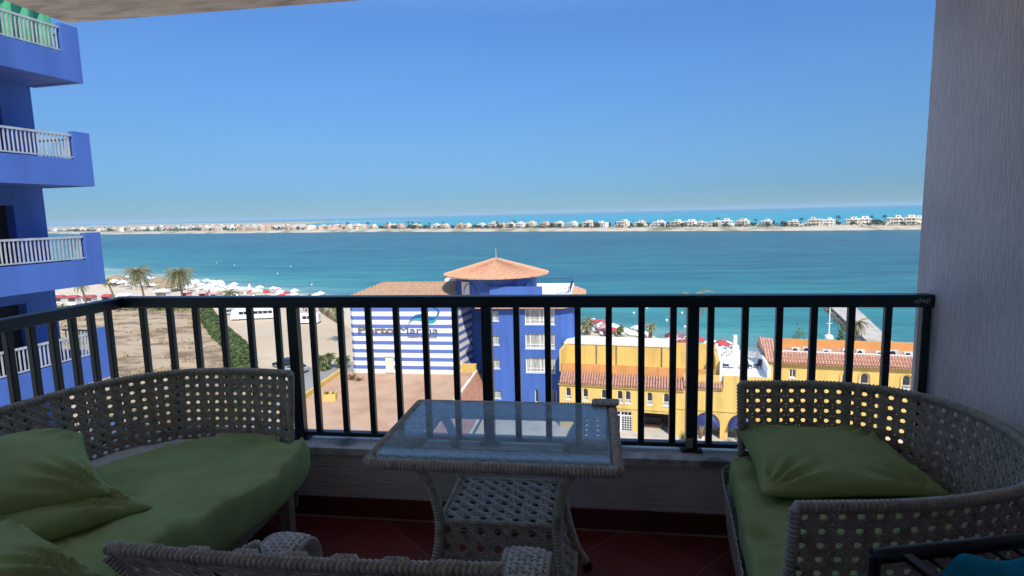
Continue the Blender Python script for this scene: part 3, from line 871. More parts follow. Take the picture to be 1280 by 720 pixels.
# ---------- long yellow building (local frame: s along the facade, y inwards)
rz = -math.atan2(2.7, 18.9)
t = thing('yellow_building', 'long two storey yellow building with arched windows and pantile ledge', 'building', (-4.06, 66.2, G), rz)
hs = []
for s in (.72, 2.72, 4.85, 6.65, 7.55, 9.95, 11.75): hs.append((s, s + .62, 3.35, 4.8, True))
hs += [(5.9, 8.35, 0, 2.45, False), (9.6, 12.45, 0, 2.4, False), (15.1, 17.75, 0, 2.95, True), (18.55, 21.2, 0, 2.95, True)]
hs += [(15.45, 16.0, 4.6, 5.35, False), (19.3, 19.9, 4.7, 5.45, False)]
mb = MB(); LN = 22.7
holes_wall(mb, 0, LN, 0, 5.4, 0, .3, [h for h in hs if h[3] < 5.3])
mb.b2(13.9, LN, .31, .33, 5.4, 7.1)
mb.poly([(0, 12, 0), (0, 0, 0), (0, 0, 5.4), (0, 12, 5.4)]); mb.poly([(LN, 0, 0), (LN, 12, 0), (LN, 12, 7.1), (LN, 0, 7.1)])
mb.b2(18.0, LN, -.001, .3, 5.401, 7.1)
mb.poly([(0, .9, 6.4), (18, .9, 6.4), (18, 12, 6.4), (0, 12, 6.4)])
mb.build('wall', M['yellow'], t)
for h in hs:
    if h[4] and h[1] - h[0] < 1: window(t, *h[:4], 0, True, fr=.07, dep=.18, grille=True)
    elif h[2] > 4 and h[3] < 5.3: window(t, *h[:4], 0, False, fr=.06, dep=.15)
# mouldings
mb = MB(); mb.b2(-.05, 13.2, -.10, -.003, 2.72, 2.90); mb.b2(13.2, LN + .05, -.10, -.003, 3.12, 3.26); mb.b2(-.1, 14.0, -.22, -.003, 5.14, 5.30); mb.b2(14.0, 18.0, -.16, -.003, 5.48, 5.62)
mb.build('moulding', M['yellow'], t)
# shops and car port behind the ground floor openings
mb = MB()
mb.b2(9.6, 12.45, 3.4, 3.5, 0, 2.4); mb.b2(9.5, 9.6, .3, 3.5, 0, 2.4); mb.b2(12.45, 12.55, .3, 3.5, 0, 2.4); mb.b2(9.5, 12.55, .3, 3.5, 2.401, 2.5)
mb.build('carport_recess', M['stone'], t)
mb = MB()
xa = 5.9
for a, b in ((5.9, 6.1), (6.98, 7.12), (8.25, 8.35)): mb.b2(a, b, .10, .2, 0, 2.45)
mb.b2(6.1, 8.25, .10, .2, 2.3, 2.45); mb.b2(6.1, 8.25, .11, .19, 1.82, 1.92)
for i in range(4): mb.b2(7.14 + i * .28, 7.14 + i * .28 + .05, .12, .18, 0, 1.82)
for i in range(7): mb.b2(7.12, 8.25, .13, .17, .05 + i * .27, .09 + i * .27)
for i in range(5): mb.b2(6.15 + i * .42, 6.2 + i * .42, .12, .18, 1.92, 2.3)
dd = mb.build('door', M['white'], t)
mb = MB(); mb.b2(5.9, 8.35, .24, .3, 0, 2.45); mb.build('pane', M['dark'], dd)
# arches with blue canopies in the heads
for xa, xb in ((15.1, 17.75), (18.55, 21.2)):
    mb = MB(); mb.b2(xa - .2, xb + .2, 3.0, 3.1, 0, 3.1); mb.b2(xa - .3, xa - .2, .3, 3.1, 0, 3.1); mb.b2(xb + .2, xb + .3, .3, 3.1, 0, 3.1); mb.b2(xa, xb, 2.4, 2.6, 0, 1.15)
    mb.build('arch_recess', M['offwhite'], t)
    mb = MB(); c_ = (xa + xb) / 2; r2 = (xb - xa) / 2 - .03
    n_ = 14; rows = []
    for j in range(5):
        f = j / 4; rows.append(mb.vs([(c_ + r2 * math.cos(PI * i / n_), .16 - .75 * math.sin(f * PI / 2), 2.95 - r2 + (r2 * math.sin(PI * i / n_) + .02) * math.cos(f * PI / 2) * 1.0 - .12 * f) for i in range(n_ + 1)]))
    for a, b in zip(rows, rows[1:]):
        for i in range(n_): mb.face((a + i, a + i + 1, b + i + 1, b + i))
    mb.build('awning', M['blue_dark'], t, smooth=True)
# pantile ledge
def ledge(name, xa, xb, z0_, z1_, y0_, y1_, par, m='tile_y', step=.30):
    mb = MB(); mb.prism([(xa, y0_), (xb, y0_), (xb, y1_), (xa, y1_)], z0_ - .12, z0_ - .02)
    mb.poly([(xa, y0_, z0_), (xb, y0_, z0_), (xb, y1_, z1_), (xa, y1_, z1_)])
    mb.poly([(xa, y0_, z0_), (xa, y1_, z1_), (xa, y1_, z0_)]); mb.poly([(xb, y0_, z0_), (xb, y1_, z0_), (xb, y1_, z1_)])
    n_ = int((xb - xa) / step)
    for i in range(n_ + 1):
        x = xa + step * i
        L_ = 3
        for j in range(L_):
            a = j / L_; b = (j + 1) / L_ + .02
            p0 = Vector((x, lerp(y0_ - .06, y1_, a), lerp(z0_, z1_, a) + .05)); p1 = Vector((x, lerp(y0_ - .06, y1_, b), lerp(z0_, z1_, b) + .02))
            mb.tube([p0, p1], [.10, .08], 6)
    return mb.build(name, M[m], par)
ledge('pantile_ledge', .15, 13.9, 5.46, 6.45, -.35, .85, t)
ledge('pantile_ledge', 14.05, 17.9, 5.75, 6.65, -.28, .8, t)
mb = MB(); mb.b2(.1, 13.9, .95, 1.08, 6.42, 7.45); mb.b2(13.9, 17.9, .95, 1.08, 6.5, 7.5)
for i in range(9): mb.b2(.1 + i * 2.2, .2 + i * 2.2, .90, .95, 6.45, 7.5)
mb.build('terrace_screen', M['orange'], t)
mb = MB(); mb.b2(.1, 12.2, 4.6, 8.5, 6.35, 8.95); mb.b2(12.2, 17.6, 4.8, 5.0, 6.35, 8.72); mb.b2(17.2, 17.6, .9, 8.5, 6.35, 8.72); mb.b2(12.2, 17.6, 8.3, 8.5, 6.35, 8.72)
mb.b2(-.2, .1, 1.1, 8.5, 6.35, 8.95)
mb.build('upper_wall', M['yellow'], t)
mb = MB(); mb.b2(-.3, 12.4, 4.5, 8.7, 8.952, 9.12); mb.build('roof_slab', M['offwhite'], t)
for s_ in (3.7, 6.1, 11.4):
    mb = MB(); mb.tube([(s_, 4.52, 6.5), (s_, 4.52, 8.95)], .07, 6); mb.build('downpipe', M['stone'], t)
mb = MB(); mb.b2(18.0, LN - .01, .3, 9.5, 6.9, 6.98); mb.b2(17.62, 17.9, .3, 9.5, 6.45, 8.6); mb.b2(LN - .3, LN - .011, .3, 9.5, 6.98, 8.2)
mb.build('roof_terrace', M['white'], t)
mb = MB(); mb.b2(18.0, LN, 9.2, 9.3, 7.85, 7.93)
for i in range(24): mb.b2(18.05 + i * .19, 18.1 + i * .19, 9.22, 9.28, 6.98, 7.85)
for i in range(8): mb.tube([(18.05 + i * .57, 9.25, 7.0), (18.62 + i * .57, 9.25, 7.85)], .03, 4)
mb.build('terrace_railing', M['white'], t)

# ---------- second yellow building at the right
t = thing('tiled_yellow_building', 'yellow building at right with red pantile eave and orange roof parapet', 'building', (19.3, 67.2, G), rz)
mb = MB(); LN = 26
hs = []
for s in (7.45, 9.25, 13.2, 14.5, 17.6): hs.append((s, s + .8, 5.45, 7.0, True))
for s in (2.2, 4.05): hs.append((s, s + .68, 6.15, 7.1, False))
holes_wall(mb, 0, LN, 0, 8.05, 0, .3, hs)
mb.poly([(0, 10, 0), (0, 0, 0), (0, 0, 8.05), (0, 10, 8.05)]); mb.poly([(LN, 0, 0), (LN, 10, 0), (LN, 10, 8.05), (LN, 0, 8.05)]); mb.poly([(0, .5, 8.0), (LN, .5, 8.0), (LN, 10, 8.0), (0, 10, 8.0)])
mb.build('wall', M['yellow'], t)
for h in hs: window(t, *h[:4], 0, h[4], fr=.08, dep=.18, grille=h[4], mull=() if h[4] else (.5,))
# arch surrounds
for h in hs:
    if h[4]:
        mb = MB(); c_ = (h[0] + h[1]) / 2; r2 = .56
        P = [(c_ - r2, -.03, h[2])] + [(c_ + r2 * math.cos(PI - PI * i / 12), -.03, h[3] - .4 + r2 * math.sin(PI - PI * i / 12)) for i in range(13)] + [(c_ + r2, -.03, h[2])]
        mb.tube(P, 0, sq=(.12, .08), up=(1, 0, 0)); mb.build('arch_moulding', M['yellow'], t)
ledge('pantile_eave', .9, LN, 7.92, 8.85, -.5, .75, t)
mb = MB(); mb.b2(.9, LN, .8, 1.0, 8.0, 9.0); mb.build('eave_parapet', M['offwhite'], t)
mb = MB(); mb.b2(1.9, LN, 5.6, 5.9, 8.0, 9.35); mb.b2(1.6, 1.9, 1.2, 5.9, 8.0, 9.2); mb.build('roof_parapet', M['orange'], t)
mb = MB(); mb.b2(1.9, LN, 1.0, 5.6, 8.02, 8.40); mb.build('flat_roof', M['pink_pave'], t)
# tiled gable end
mb = MB(); mb.poly([(-.1, -.3, 7.9), (.95, -.35, 7.9), (.95, 3.6, 9.75), (-.6, 3.6, 9.95)]); mb.poly([(-.6, 3.6, 9.95), (.95, 3.6, 9.75), (1.3, 7, 8.4), (-.3, 7, 8.4)])
mb.poly([(-.1, -.3, 7.9), (-.6, 3.6, 9.95), (-.3, 7, 8.4), (-.1, 7, 7), (-.1, -.3, 7)])
mb.build('gable_tiles', M['tile_y'], t)

# air conditioning units standing on its roof
def ac_unit():
    a = thing('ac_unit', 'pale outdoor air conditioner unit standing on the tiled yellow building roof', 'air conditioner', group='air conditioners on the flat roof')
    mb = MB(); mb.b2(-.45, .45, -.17, .17, .08, .78); mb.b2(-.4, -.3, -.15, .15, 0, .08); mb.b2(.3, .4, -.15, .15, 0, .08); mb.build('casing', M['ac'], a)
    mb = MB(); mb.lathe([(0.02, 0), (.25, .0), (.27, .02)], (0, 0, 0), 16)
    for i, v in enumerate(mb.v): mb.v[i] = (v[0] - .1, -.172 - v[2], v[1] + .43)
    mb.build('fan_grille', M['dark'], a)
    return a
proto = ac_unit()
for i, s in enumerate((3.1, 4.4, 6.2, 8.3, 9.6, 11.4, 13.0, 14.2, 16.1, 17.3)):
    w = Matrix.Rotation(rz, 3, 'Z') @ Vector((s, 1.9 + .5 * math.sin(i * 2.3), 0))
    loc = (19.3 + w.x, 67.2 + w.y, G + 8.40)
    o = proto if i == 0 else dup(proto, loc)
    o.location = loc; o.rotation_euler = (0, 0, rz + .25 * math.sin(i * 5))

# ---------- blue apartment tower at left
t = thing('blue_tower', 'blue apartment tower at left with stacked railed balconies', 'building', (-15.25, 16.35, G), -R(5.6))
mb = MB(); Z = lambda z: z - G
fl = [8.75, 5.72, 2.65, -.36, -3.33, -6.35, -9.3, -12.3, -15.3, -18.3]
yd0, yd1 = -2.9, -1.05
# wall with a doorway per floor, left of the pier
zs = fl
mb.b2(-9, -1.92, -14, yd0, 0, Z(12)); mb.b2(-3.4, -1.92, yd1, -.12, 0, Z(12)); mb.b2(-9, -3.4, yd0 + .002, yd0 + .2, 0, Z(12))
for z in fl: mb.b2(-3.399, -1.925, yd0 + .001, yd1 - .001, Z(z) + 2.45, Z(z) + 3.2)
mb.build('wall', M['blue'], t)
mb = MB(); mb.b2(-2.35, -2.25, yd0 + .003, yd1 - .003, 0, Z(11)); mb.build('doorway_shade_panel', M['dark'], t)  # dark panel added inside the doorways, its colour standing in for shade
for i, z in enumerate(fl):
    mb = MB(); zz = Z(z)
    mb.b2(-1.9, -.18, -14, -.17, zz, zz + .22)
    mb.b2(-.18, 0, -14, 0, zz - .02, zz + .76); mb.b2(-.18, 0, -.52, 0, zz + .761, zz + 1.58)
    mb.b2(-1.9, -.181, -.17, 0, zz - .02, zz + .76)
    bal = mb.build('balcony', M['blue'], t)
    mb = MB(); mb.b2(-.12, -.06, -13.9, -.53, zz + 1.43, zz + 1.49); mb.b2(-.115, -.065, -13.9, -.53, zz + .80, zz + .84)
    for j in range(120):
        y = -.62 - j * .112; mb.b2(-.106, -.074, y - .015, y + .015, zz + .84, zz + 1.43)
    mb.b2(-1.85, -.53 + .3, -.11, -.06, zz + 1.40, zz + 1.45)
    for j in range(11): mb.b2(-1.75 + j * .14, -1.72 + j * .14, -.10, -.07, zz + .77, zz + 1.40)
    mb.build('railing', M['bar_white' if i not in (3,) else 'violet_bar'] if 'violet_bar' in M else M['bar_white'], bal)
    if i == 1:
        mb = MB(); n_ = 70; rows = []
        for k_ in range(n_ + 1):
            y = -.35 - k_ * .075; x = -.62 + .10 * math.sin(k_ * .9) + .05 * math.sin(k_ * 2.1)
            rows.append(mb.vs([(x, y, zz + .3), (x * .9, y, zz + 1.6), (x * .85, y, zz + 2.95)]))
        for a, b in zip(rows, rows[1:]):
            mb.face((a, b, b + 1, a + 1)); mb.face((a + 1, b + 1, b + 2, a + 2))
        mb.build('curtain', M['green_net'], bal, smooth=True)
# ================================================================== plants
def palm(name, label, loc, h, crown_r, seed, nfr=46, group='palm trees', m='palm', lean=(.4, .2), skirt=True):
    rs = random.Random(seed)
    t = thing(name, label, 'palm tree', loc, 0, group)
    P = spline([(0, 0, -.2), (lean[0] * .2, lean[1] * .2, h * .4), (lean[0] * .6, lean[1] * .6, h * .75), (lean[0], lean[1], h)], 6)
    rr = [.30 - .10 * smoothstep(0, 1, i / (len(P) - 1)) + (.10 if i == 0 else 0) + .02 * (i % 2) for i in range(len(P))]
    mb = MB(); mb.tube(P, rr, 9); mb.build('trunk', M['trunk'], t, smooth=True)
    top = P[-1]
    mb = MB()
    for f in range(nfr):
        a = f * 2.39996 + rs.uniform(-.2, .2); el = lerp(1.35, -.75 if skirt else -.2, (f / nfr) ** .9) + rs.uniform(-.12, .12)
        L = crown_r * rs.uniform(.85, 1.12)
        d = Vector((math.cos(a), math.sin(a), 0)); s_ = Vector((-d.y, d.x, 0))
        pts = []; p = top.copy(); e = el; n_ = 9
        for j in range(n_ + 1):
            pts.append(p.copy()); e -= (.17 if el > -.2 else .09) * (1 + .3 * rs.random())
            p = p + (d * math.cos(e) + Vector((0, 0, math.sin(e)))) * L / n_
        mb.mi = 0
        mb.tube(pts, [.05 * (1 - j / n_) + .012 for j in range(n_ + 1)], 4, cap=False)
        for j in range(1, n_ * 2 + 1):
            u = j / 2; i0 = min(int(u), n_ - 1); q = pts[i0].lerp(pts[i0 + 1], u - i0)
            T = (pts[i0 + 1] - pts[i0]).normalized()
            ll = L * .22 * math.sin(min(1, .25 + u / n_ * .9) * PI * .85) + .12
            for sg in (-1, 1):
                dr = (T * .75 + s_ * sg * .75 + Vector((0, 0, -.35 - .2 * rs.random()))).normalized()
                w_ = T * .065 + Vector((0, 0, .01))
                mb.poly([q - w_, q + w_, q + dr * ll])
    mb.build('crown', M[m], t)
    return t
palm('palm_tree', 'left one of the two tall date palms by the beach', (-131, 153.5, G), 10.2, 5.0, 1, nfr=92, lean=(-1.6, .3))
palm('palm_tree', 'right one of the two tall date palms by the beach', (-118, 152.6, G), 9.8, 5.2, 2, nfr=110, lean=(-.6, .2))
palm('palm_tree', 'short bushy palm between the white beach umbrellas and the hedge', (-106.5, 157, G), 3.6, 3.9, 3, nfr=34, lean=(.2, 0), skirt=False)
palm('palm_tree', 'lone slim palm at the left edge of the striped hall', (-49.5, 107, G), 7.6, 2.8, 4, nfr=28, lean=(-.7, 0))
palm('palm_tree', 'tall palm behind the roof terrace of the long yellow building', (17.6, 107, G), 9.0, 3.7, 5, nfr=34, lean=(.2, .2))
palm('palm_tree', 'small young palm among the red and white beach umbrellas', (10.3, 108, G), 3.9, 1.5, 6, nfr=20, lean=(0, 0))
palm('palm_tree', 'low palm with drooping fronds beside the small young palm', (8.3, 106, G), 1.6, 2.0, 16, nfr=22, lean=(0, 0), skirt=False, m='leaf')
palm('palm_tree', 'thin palm rising behind the orange roof parapet before the jetty', (37.2, 88, G), 8.3, 2.0, 7, nfr=22, lean=(0, 0))
palm('palm_tree', 'palm with slanted trunk partly behind the blue tower', (-140, 143, G), 8.2, 2.8, 8, nfr=26, lean=(-1.6, .3))
palm('palm_tree', 'bare slender palm stem beside the red and white stalls', (-133.5, 146, G), 8.8, 2.2, 9, nfr=14, lean=(-2.6, .3))
# clump of spiky yuccas beside the road
for i, (x, y, h) in enumerate(((-45.6, 90.4, 1.7), (-43.7, 89.6, 2.3), (-42.4, 90.5, 1.3), (-44.3, 88.6, 1.0), (-41.2, 89.8, 1.8))):
    palm('yucca_plant', 'spiky green yucca of the clump beside the road', (x, y, G), h, 1.25, 20 + i, nfr=26, group='yuccas beside the road', lean=(.2, 0), skirt=False, m='leaf')['category'] = 'plant'

def foliage(name, label, cat, loc, size, seed, n, m, leaf=.35, trunk=True, group=None, parts=True):
    """crown of many small leaf faces in uneven clumps"""
    rs = random.Random(seed); sx, sy, sz = size
    t = thing(name, label, cat, loc, rs.uniform(0, 6), group)
    cl = []
    for i in range(max(5, n // 45)):
        u, v = rs.uniform(-1, 1), rs.uniform(0, 2 * PI); q = math.sqrt(1 - u * u) * rs.uniform(.35, .85)
        cl.append((Vector((q * math.cos(v) * sx, q * math.sin(v) * sy, sz * (1 + .75 * u))), rs.uniform(.25, .5)))
    mb = MB()
    for i in range(n):
        c, r_ = cl[i % len(cl)]
        d = Vector((rs.gauss(0, 1), rs.gauss(0, 1), rs.gauss(0, 1))).normalized()
        p = c + Vector((d.x * sx, d.y * sy, d.z * sz)) * r_ * rs.uniform(.6, 1.05)
        if p.z < .02: p.z = .02 + rs.random() * .2
        nn = (d + Vector((rs.uniform(-.6, .6), rs.uniform(-.6, .6), rs.uniform(-.3, .8)))).normalized()
        a = nn.orthogonal().normalized(); b = nn.cross(a); L = leaf * rs.uniform(.6, 1.3)
        mb.poly([p - a * L * .5, p - b * L * .28, p + a * L * .5, p + b * L * .28])
    mb.build('crown', M[m], t)
    if trunk:
        mb = MB(); mb.tube([(0, 0, -.1), (.05, 0, sz * .5), (.1, .05, sz * 1.1)], [.11, .08, .03], 6)
        for k_ in range(4):
            a = k_ * 1.6; mb.tube([(.05, 0, sz * .45), (math.cos(a) * sx * .4, math.sin(a) * sy * .4, sz * .95)], [.05, .02], 5)
        mb.build('trunk', M['trunk'], t)
    return t
foliage('shrub', 'big yellow green shrub beside the blue building at the beach', 'shrub', (-1.5, 119, G), (2.1, 1.8, 1.9), 1, 900, 'leaf_dry')
foliage('shrub', 'dark green shrub behind the red and white beach canopies', 'shrub', (5.2, 112, G), (1.25, 1.2, 1.55), 2, 700, 'leaf')
foliage('oleander_tree', 'pink blossoming tree between the two green beach shrubs', 'tree', (2.1, 114, G), (1.8, 1.6, 2.2), 3, 900, 'pink_leaf', .3)
foliage('oleander_tree', 'pink blossoming tree in front of the tall palm', 'tree', (14.8, 104, G), (1.35, 1.3, 2.1), 4, 800, 'pink_leaf', .3)
foliage('shrub', 'low dark shrub under the pink blossoming beach tree', 'shrub', (2.0, 111.5, G), (1.3, 1.0, .8), 5, 400, 'leaf')
foliage('shrub', 'leafy shrub behind the gable of the right yellow building', 'shrub', (26.0, 78, G), (1.7, 1.2, 5.0), 6, 1200, 'leaf', .3)
foliage('shrub', 'row of dark shrubbery behind the orange roof parapet', 'shrub', (33.0, 82, G), (3.8, 1.0, 4.7), 8, 1500, 'leaf', .3)
foliage('shrub', 'pale garden shrub at the foot of the post by the beach', 'shrub', (19.9, 98, G), (.8, .8, 1.4), 9, 400, 'leaf_dry', .25)
foliage('shrub', 'dark green bush beside the corner of the striped hall', 'shrub', (-39.0, 91.5, G), (.8, .9, 1.6), 10, 500, 'leaf', .3)
foliage('shrub', 'rounded green bush on the verge below the railing post', 'shrub', (-45.6, 75.5, G), (1.9, 2.2, 1.2), 11, 900, 'leaf', .3)
# flowering shrubs in pots on the paved forecourt
for i, (x, y, lb) in enumerate(((9.3, 61.2, 'white pot with straggly plant near the dark car port'), (11.2, 61.9, 'white pot with tall bare plant in front of the left blue arch'), (15.0, 61.6, 'white pot plant between the two blue arches'))):
    p = thing('potted_plant', lb, 'potted plant', (x, y, G + .03), 0, 'pots on the forecourt')
    mb = MB(); mb.lathe([(.02, 0), (.42, 0), (.55, .75), (.5, .75), (.44, .6), (.02, .6)], seg=14); mb.build('pot', M['offwhite'], p, smooth=False)
    mb = MB(); leaf_tuft(mb, (0, 0, .55), 60, 1.5 + .4 * i, .8, .035, random.Random(40 + i), .25); mb.build('plant', M['leaf_dry'] if i != 1 else M['straw'], p)

# hedge along the parking ground
HP = spline([(-109.5, 149.5, 0), (-100, 137.5, 0), (-90, 126, 0), (-80, 114.5, 0), (-69.5, 103, 0), (-61, 92.5, 0), (-55.5, 84, 0), (-52, 78, 0)], 10)
mb = MB(); rs = random.Random(11); L_ = arclen(HP)
for i in range(24000):
    s_ = rs.uniform(0, L_[-1]); p, T = along(HP, L_, s_); n_ = Vector((-T.y, T.x, 0))
    a = rs.uniform(0, PI); w_ = 2.0 + .45 * noise.noise(Vector((s_ * .35, 0, 0))); hh = 2.2 + .5 * noise.noise(Vector((s_ * .3, 7, 0)))
    d = n_ * math.cos(a) * w_ + Vector((0, 0, math.sin(a) ** .6 * hh))
    q = p + d * rs.uniform(.86, 1.05) + T * rs.uniform(-.1, .1); q.z += G
    nn = (d.normalized() + Vector((rs.uniform(-.7, .7), rs.uniform(-.7, .7), rs.uniform(-.2, .7)))).normalized()
    a_ = nn.orthogonal().normalized(); b_ = nn.cross(a_); r_ = rs.uniform(.14, .30)
    mb.poly([q - a_ * r_, q - b_ * r_ * .6, q + a_ * r_, q + b_ * r_ * .6])
core = []
tag(mb.build('hedge', M['leaf']), 'long green hedge curving between the scrubby lot and the parking ground', 'hedge')
mb = MB(); rs = random.Random(12)
for i in range(2600):
    x = rs.uniform(-175, -113); y = 147 + (x + 113) * -.07 + rs.uniform(-.5, 5.5); hh = 1.7 * (.5 + noise.noise(Vector((x * .15, y * .2, 0))))
    q = Vector((x, y, G + max(.1, hh) * rs.random())); nn = Vector((rs.gauss(0, 1), rs.gauss(0, 1), 1)).normalized(); a_ = nn.orthogonal().normalized(); b_ = nn.cross(a_); r_ = rs.uniform(.2, .5)
    mb.poly([q - a_ * r_, q - b_ * r_ * .6, q + a_ * r_, q + b_ * r_ * .6])
tag(mb.build('scrub_ground_cover', M['leaf_dry']), 'low green scrub along the far edge of the sandy lot', 'ground cover', kind='stuff')
mb = MB(); rs = random.Random(13)
for i in range(5200):
    x = rs.uniform(-210, -52); y = rs.uniform(62, 148)
    if x > -57 - (y - 86) * .86 or noise.noise(Vector((x * .09, y * .14, 2))) + .5 * noise.noise(Vector((x * .3, y * .4, 5))) < .12: continue
    h_ = rs.uniform(.1, .5)
    for k_ in range(3):
        a = rs.uniform(0, 6.3); d = Vector((math.cos(a), math.sin(a), 0)); w_ = rs.uniform(.3, .8)
        q = Vector((x + rs.uniform(-.6, .6), y + rs.uniform(-.6, .6), G + .03))
        mb.poly([q - d * w_ * .5, q + d * w_ * .5, q + d * w_ * .3 + Vector((rs.uniform(-.2, .2), .1, h_)), q - d * w_ * .3 + Vector((0, .1, h_ * .8))])
tag(mb.build('dry_scrub', M['straw']), 'dry brown scrub tufts scattered over the sandy lot', 'ground cover', kind='stuff')

# curved stone retaining wall beside the parking ground
mb = MB(); P = spline([(-80, 160, G), (-73, 147, G), (-65, 136, G), (-58.5, 127, G), (-53, 116, G)], 6)
mb.tube([p + Vector((0, 0, .75)) for p in P], 0, sq=(.7, 1.6), up=(0, 0, 1)); mb.build('stone_wall', M['stone'])
tag(bpy.data.objects['stone_wall'], 'low brown stone wall curving from the beach to the striped hall', 'wall')

# ================================================================== vehicles
def wheel(par, x, y, r_=.33, w=.22):
    mb = MB(); mb.lathe([(r_ * .6, -w / 2), (r_ * .95, -w / 2), (r_, -w / 4), (r_, w / 4), (r_ * .95, w / 2), (r_ * .6, w / 2)], seg=18)
    mb.v = [(a, c, b) for a, b, c in mb.v]
    o = mb.build('wheel', M['tyre'], par, loc=(x, y, r_))
    mb = MB(); mb.lathe([(.01, -w / 2 + .02), (r_ * .62, -w / 2 + .02), (r_ * .62, w / 2 - .02), (.01, w / 2 - .02)], seg=12); mb.v = [(a, c, b) for a, b, c in mb.v]
    mb.build('rim', M['metal_grey'], o)
def loft(mb, secs):
    """secs: list of (x, [(y,z)...]) closed rings"""
    ids = [mb.vs([(x, y, z) for y, z in ring]) for x, ring in secs]; k_ = len(secs[0][1])
    for a, b in zip(ids, ids[1:]):
        for j in range(k_): mb.face((a + j, b + j, b + (j + 1) % k_, a + (j + 1) % k_))
    mb.face([ids[0] + j for j in range(k_)]); mb.face([ids[-1] + k_ - 1 - j for j in range(k_)])
def car(name, label, loc, rz, paint, L=4.5, W=1.78, H=1.45, cat='car', group=None):
    t = thing(name, label, cat, loc, rz, group)
    def ring(w, z0, z1, rc=.12): return [(-w, z0), (w, z0), (w * 1.0, z0 + .3 * (z1 - z0)), (w * .98, z1 - rc), (w * .86, z1), (-w * .86, z1), (-w * .98, z1 - rc), (-w * 1.0, z0 + .3 * (z1 - z0))]
    w = W / 2
    mb = MB(); loft(mb, [(-L / 2, ring(w * .82, .42, .78)), (-L / 2 + .12, ring(w * .95, .26, .90)), (-L * .25, ring(w, .2, .96)), (L * .12, ring(w, .2, .95)), (L * .34, ring(w * .98, .2, .88)), (L / 2 - .15, ring(w * .9, .24, .74)), (L / 2, ring(w * .74, .36, .62))])
    b = mb.build('body', M[paint], t, smooth=False)
    md = b.modifiers.new('soft', 'SUBSURF'); md.levels = 1; md.render_levels = 2
    def cab(k, z0, z1, dx=0): return [(-w * .90 * k, z0), (w * .90 * k, z0), (w * .72 * k, z1), (-w * .72 * k, z1)]
    mb = MB(); A = [(-L * .40, .90), (-L * .27, H - .05), (L * .06, H - .05), (L * .24, .90)]
    q = []
    for sg in (-1, 1): q.append(mb.vs([(x, sg * w * (.90 if z < 1 else .72), z) for x, z in A]))
    mb.face([q[0] + i for i in range(4)]); mb.face([q[1] + 3 - i for i in range(4)])
    for i in range(3): mb.face((q[0] + i, q[0] + i + 1, q[1] + i + 1, q[1] + i))
    mb.build('glasshouse', M['glasswin'], t)
    mb = MB(); mb.b2(-L * .275, L * .065, -w * .735, w * .735, H - .055, H + .0)
    for sg in (-1, 1):
        for xa, xb in ((-L * .40, -L * .27), (-L * .1, -L * .08), (L * .24, L * .06)): mb.tube([(xa, sg * w * .905, .9), (xb, sg * w * .728, H - .05)], .035, 5)
    mb.build('roof', M[paint], t)
    for x in (-L * .31, L * .31):
        for y in (-w + .1, w - .1): wheel(t, x, y)
    for sg in (-1, 1):
        mb = MB(); mb.box((L / 2 - .12, sg * w * .62, .68), (.10, .34, .13)); mb.build('headlight', M['bar_white'], t)
        mb = MB(); mb.box((-L / 2 + .06, sg * w * .68, .80), (.08, .3, .14)); mb.build('tail_light', M['red'], t)
    return t
def bus(label, loc, rz, L=9.5, W=2.3, H=2.9, group='white buses', cat='bus', nm='minibus'):
    t = thing(nm, label, cat, loc, rz, group); w = W / 2
    def ring(k, z0, z1): return [(-w * k, z0), (w * k, z0), (w * k, z0 + .62 * (z1 - z0)), (w * k * .95, z1 - .12), (w * k * .82, z1), (-w * k * .82, z1), (-w * k * .95, z1 - .12), (-w * k, z0 + .62 * (z1 - z0))]
    mb = MB(); loft(mb, [(-L / 2, ring(.94, .45, H - .1)), (-L / 2 + .2, ring(1, .35, H)), (L / 2 - .9, ring(1, .35, H)), (L / 2 - .35, ring(.98, .35, H - .35)), (L / 2, ring(.9, .4, 1.35))])
    mb.build('body', M['car_white'], t)
    n_ = int((L - 1.6) / 1.15)
    for i in range(n_):
        x0 = -L / 2 + .45 + i * 1.15
        for sg in (-1, 1):
            mb = MB(); mb.box((x0 + .5, sg * (w * .985), H * .64), (1.02, .08, .72)); mb.build('window', M['glasswin'], t)
    mb = MB(); mb.poly([(L / 2 + .03, -w * .8, 1.42), (L / 2 + .03, w * .8, 1.42), (L / 2 - .32, w * .84, H - .42), (L / 2 - .32, -w * .84, H - .42)]); mb.build('windscreen', M['glasswin'], t)
    for x in (-L * .29, L * .33):
        for y in (-w + .14, w - .14): wheel(t, x, y, .45, .26)
    for sg in (-1, 1):
        mb = MB(); mb.box((L / 2 - .03, sg * w * .68, .85), (.1, .36, .2)); mb.build('headlight', M['bar_white'], t)
    return t
bus('long white bus parked nearest to the sandy parking ground', (-85.2, 135.0, G + .03), R(196), 10.5)
bus('white minibus parked behind the long white bus', (-88.6, 139.8, G + .03), R(200), 8)
bus('white van parked alone near the brown stone wall', (-67.6, 129.5, G + .03), R(188), 5.2, 2.0, 2.5, 'white buses', 'van', 'white_van')
car('parked_car', 'small silver car parked behind the white minibus', (-96.2, 141.2, G + .03), R(205), 'car_silver')
car('parked_car', 'dark car parked beside the hedge and the silver car', (-51.9, 90.6, G + .03), R(172), 'car_dark', 4.8, 1.85, 1.5)
car('parked_car', 'silver grey car parked in front of the dark car', (-48.6, 87.4, G + .03), R(172), 'car_silver', 4.5, 1.78, 1.42)

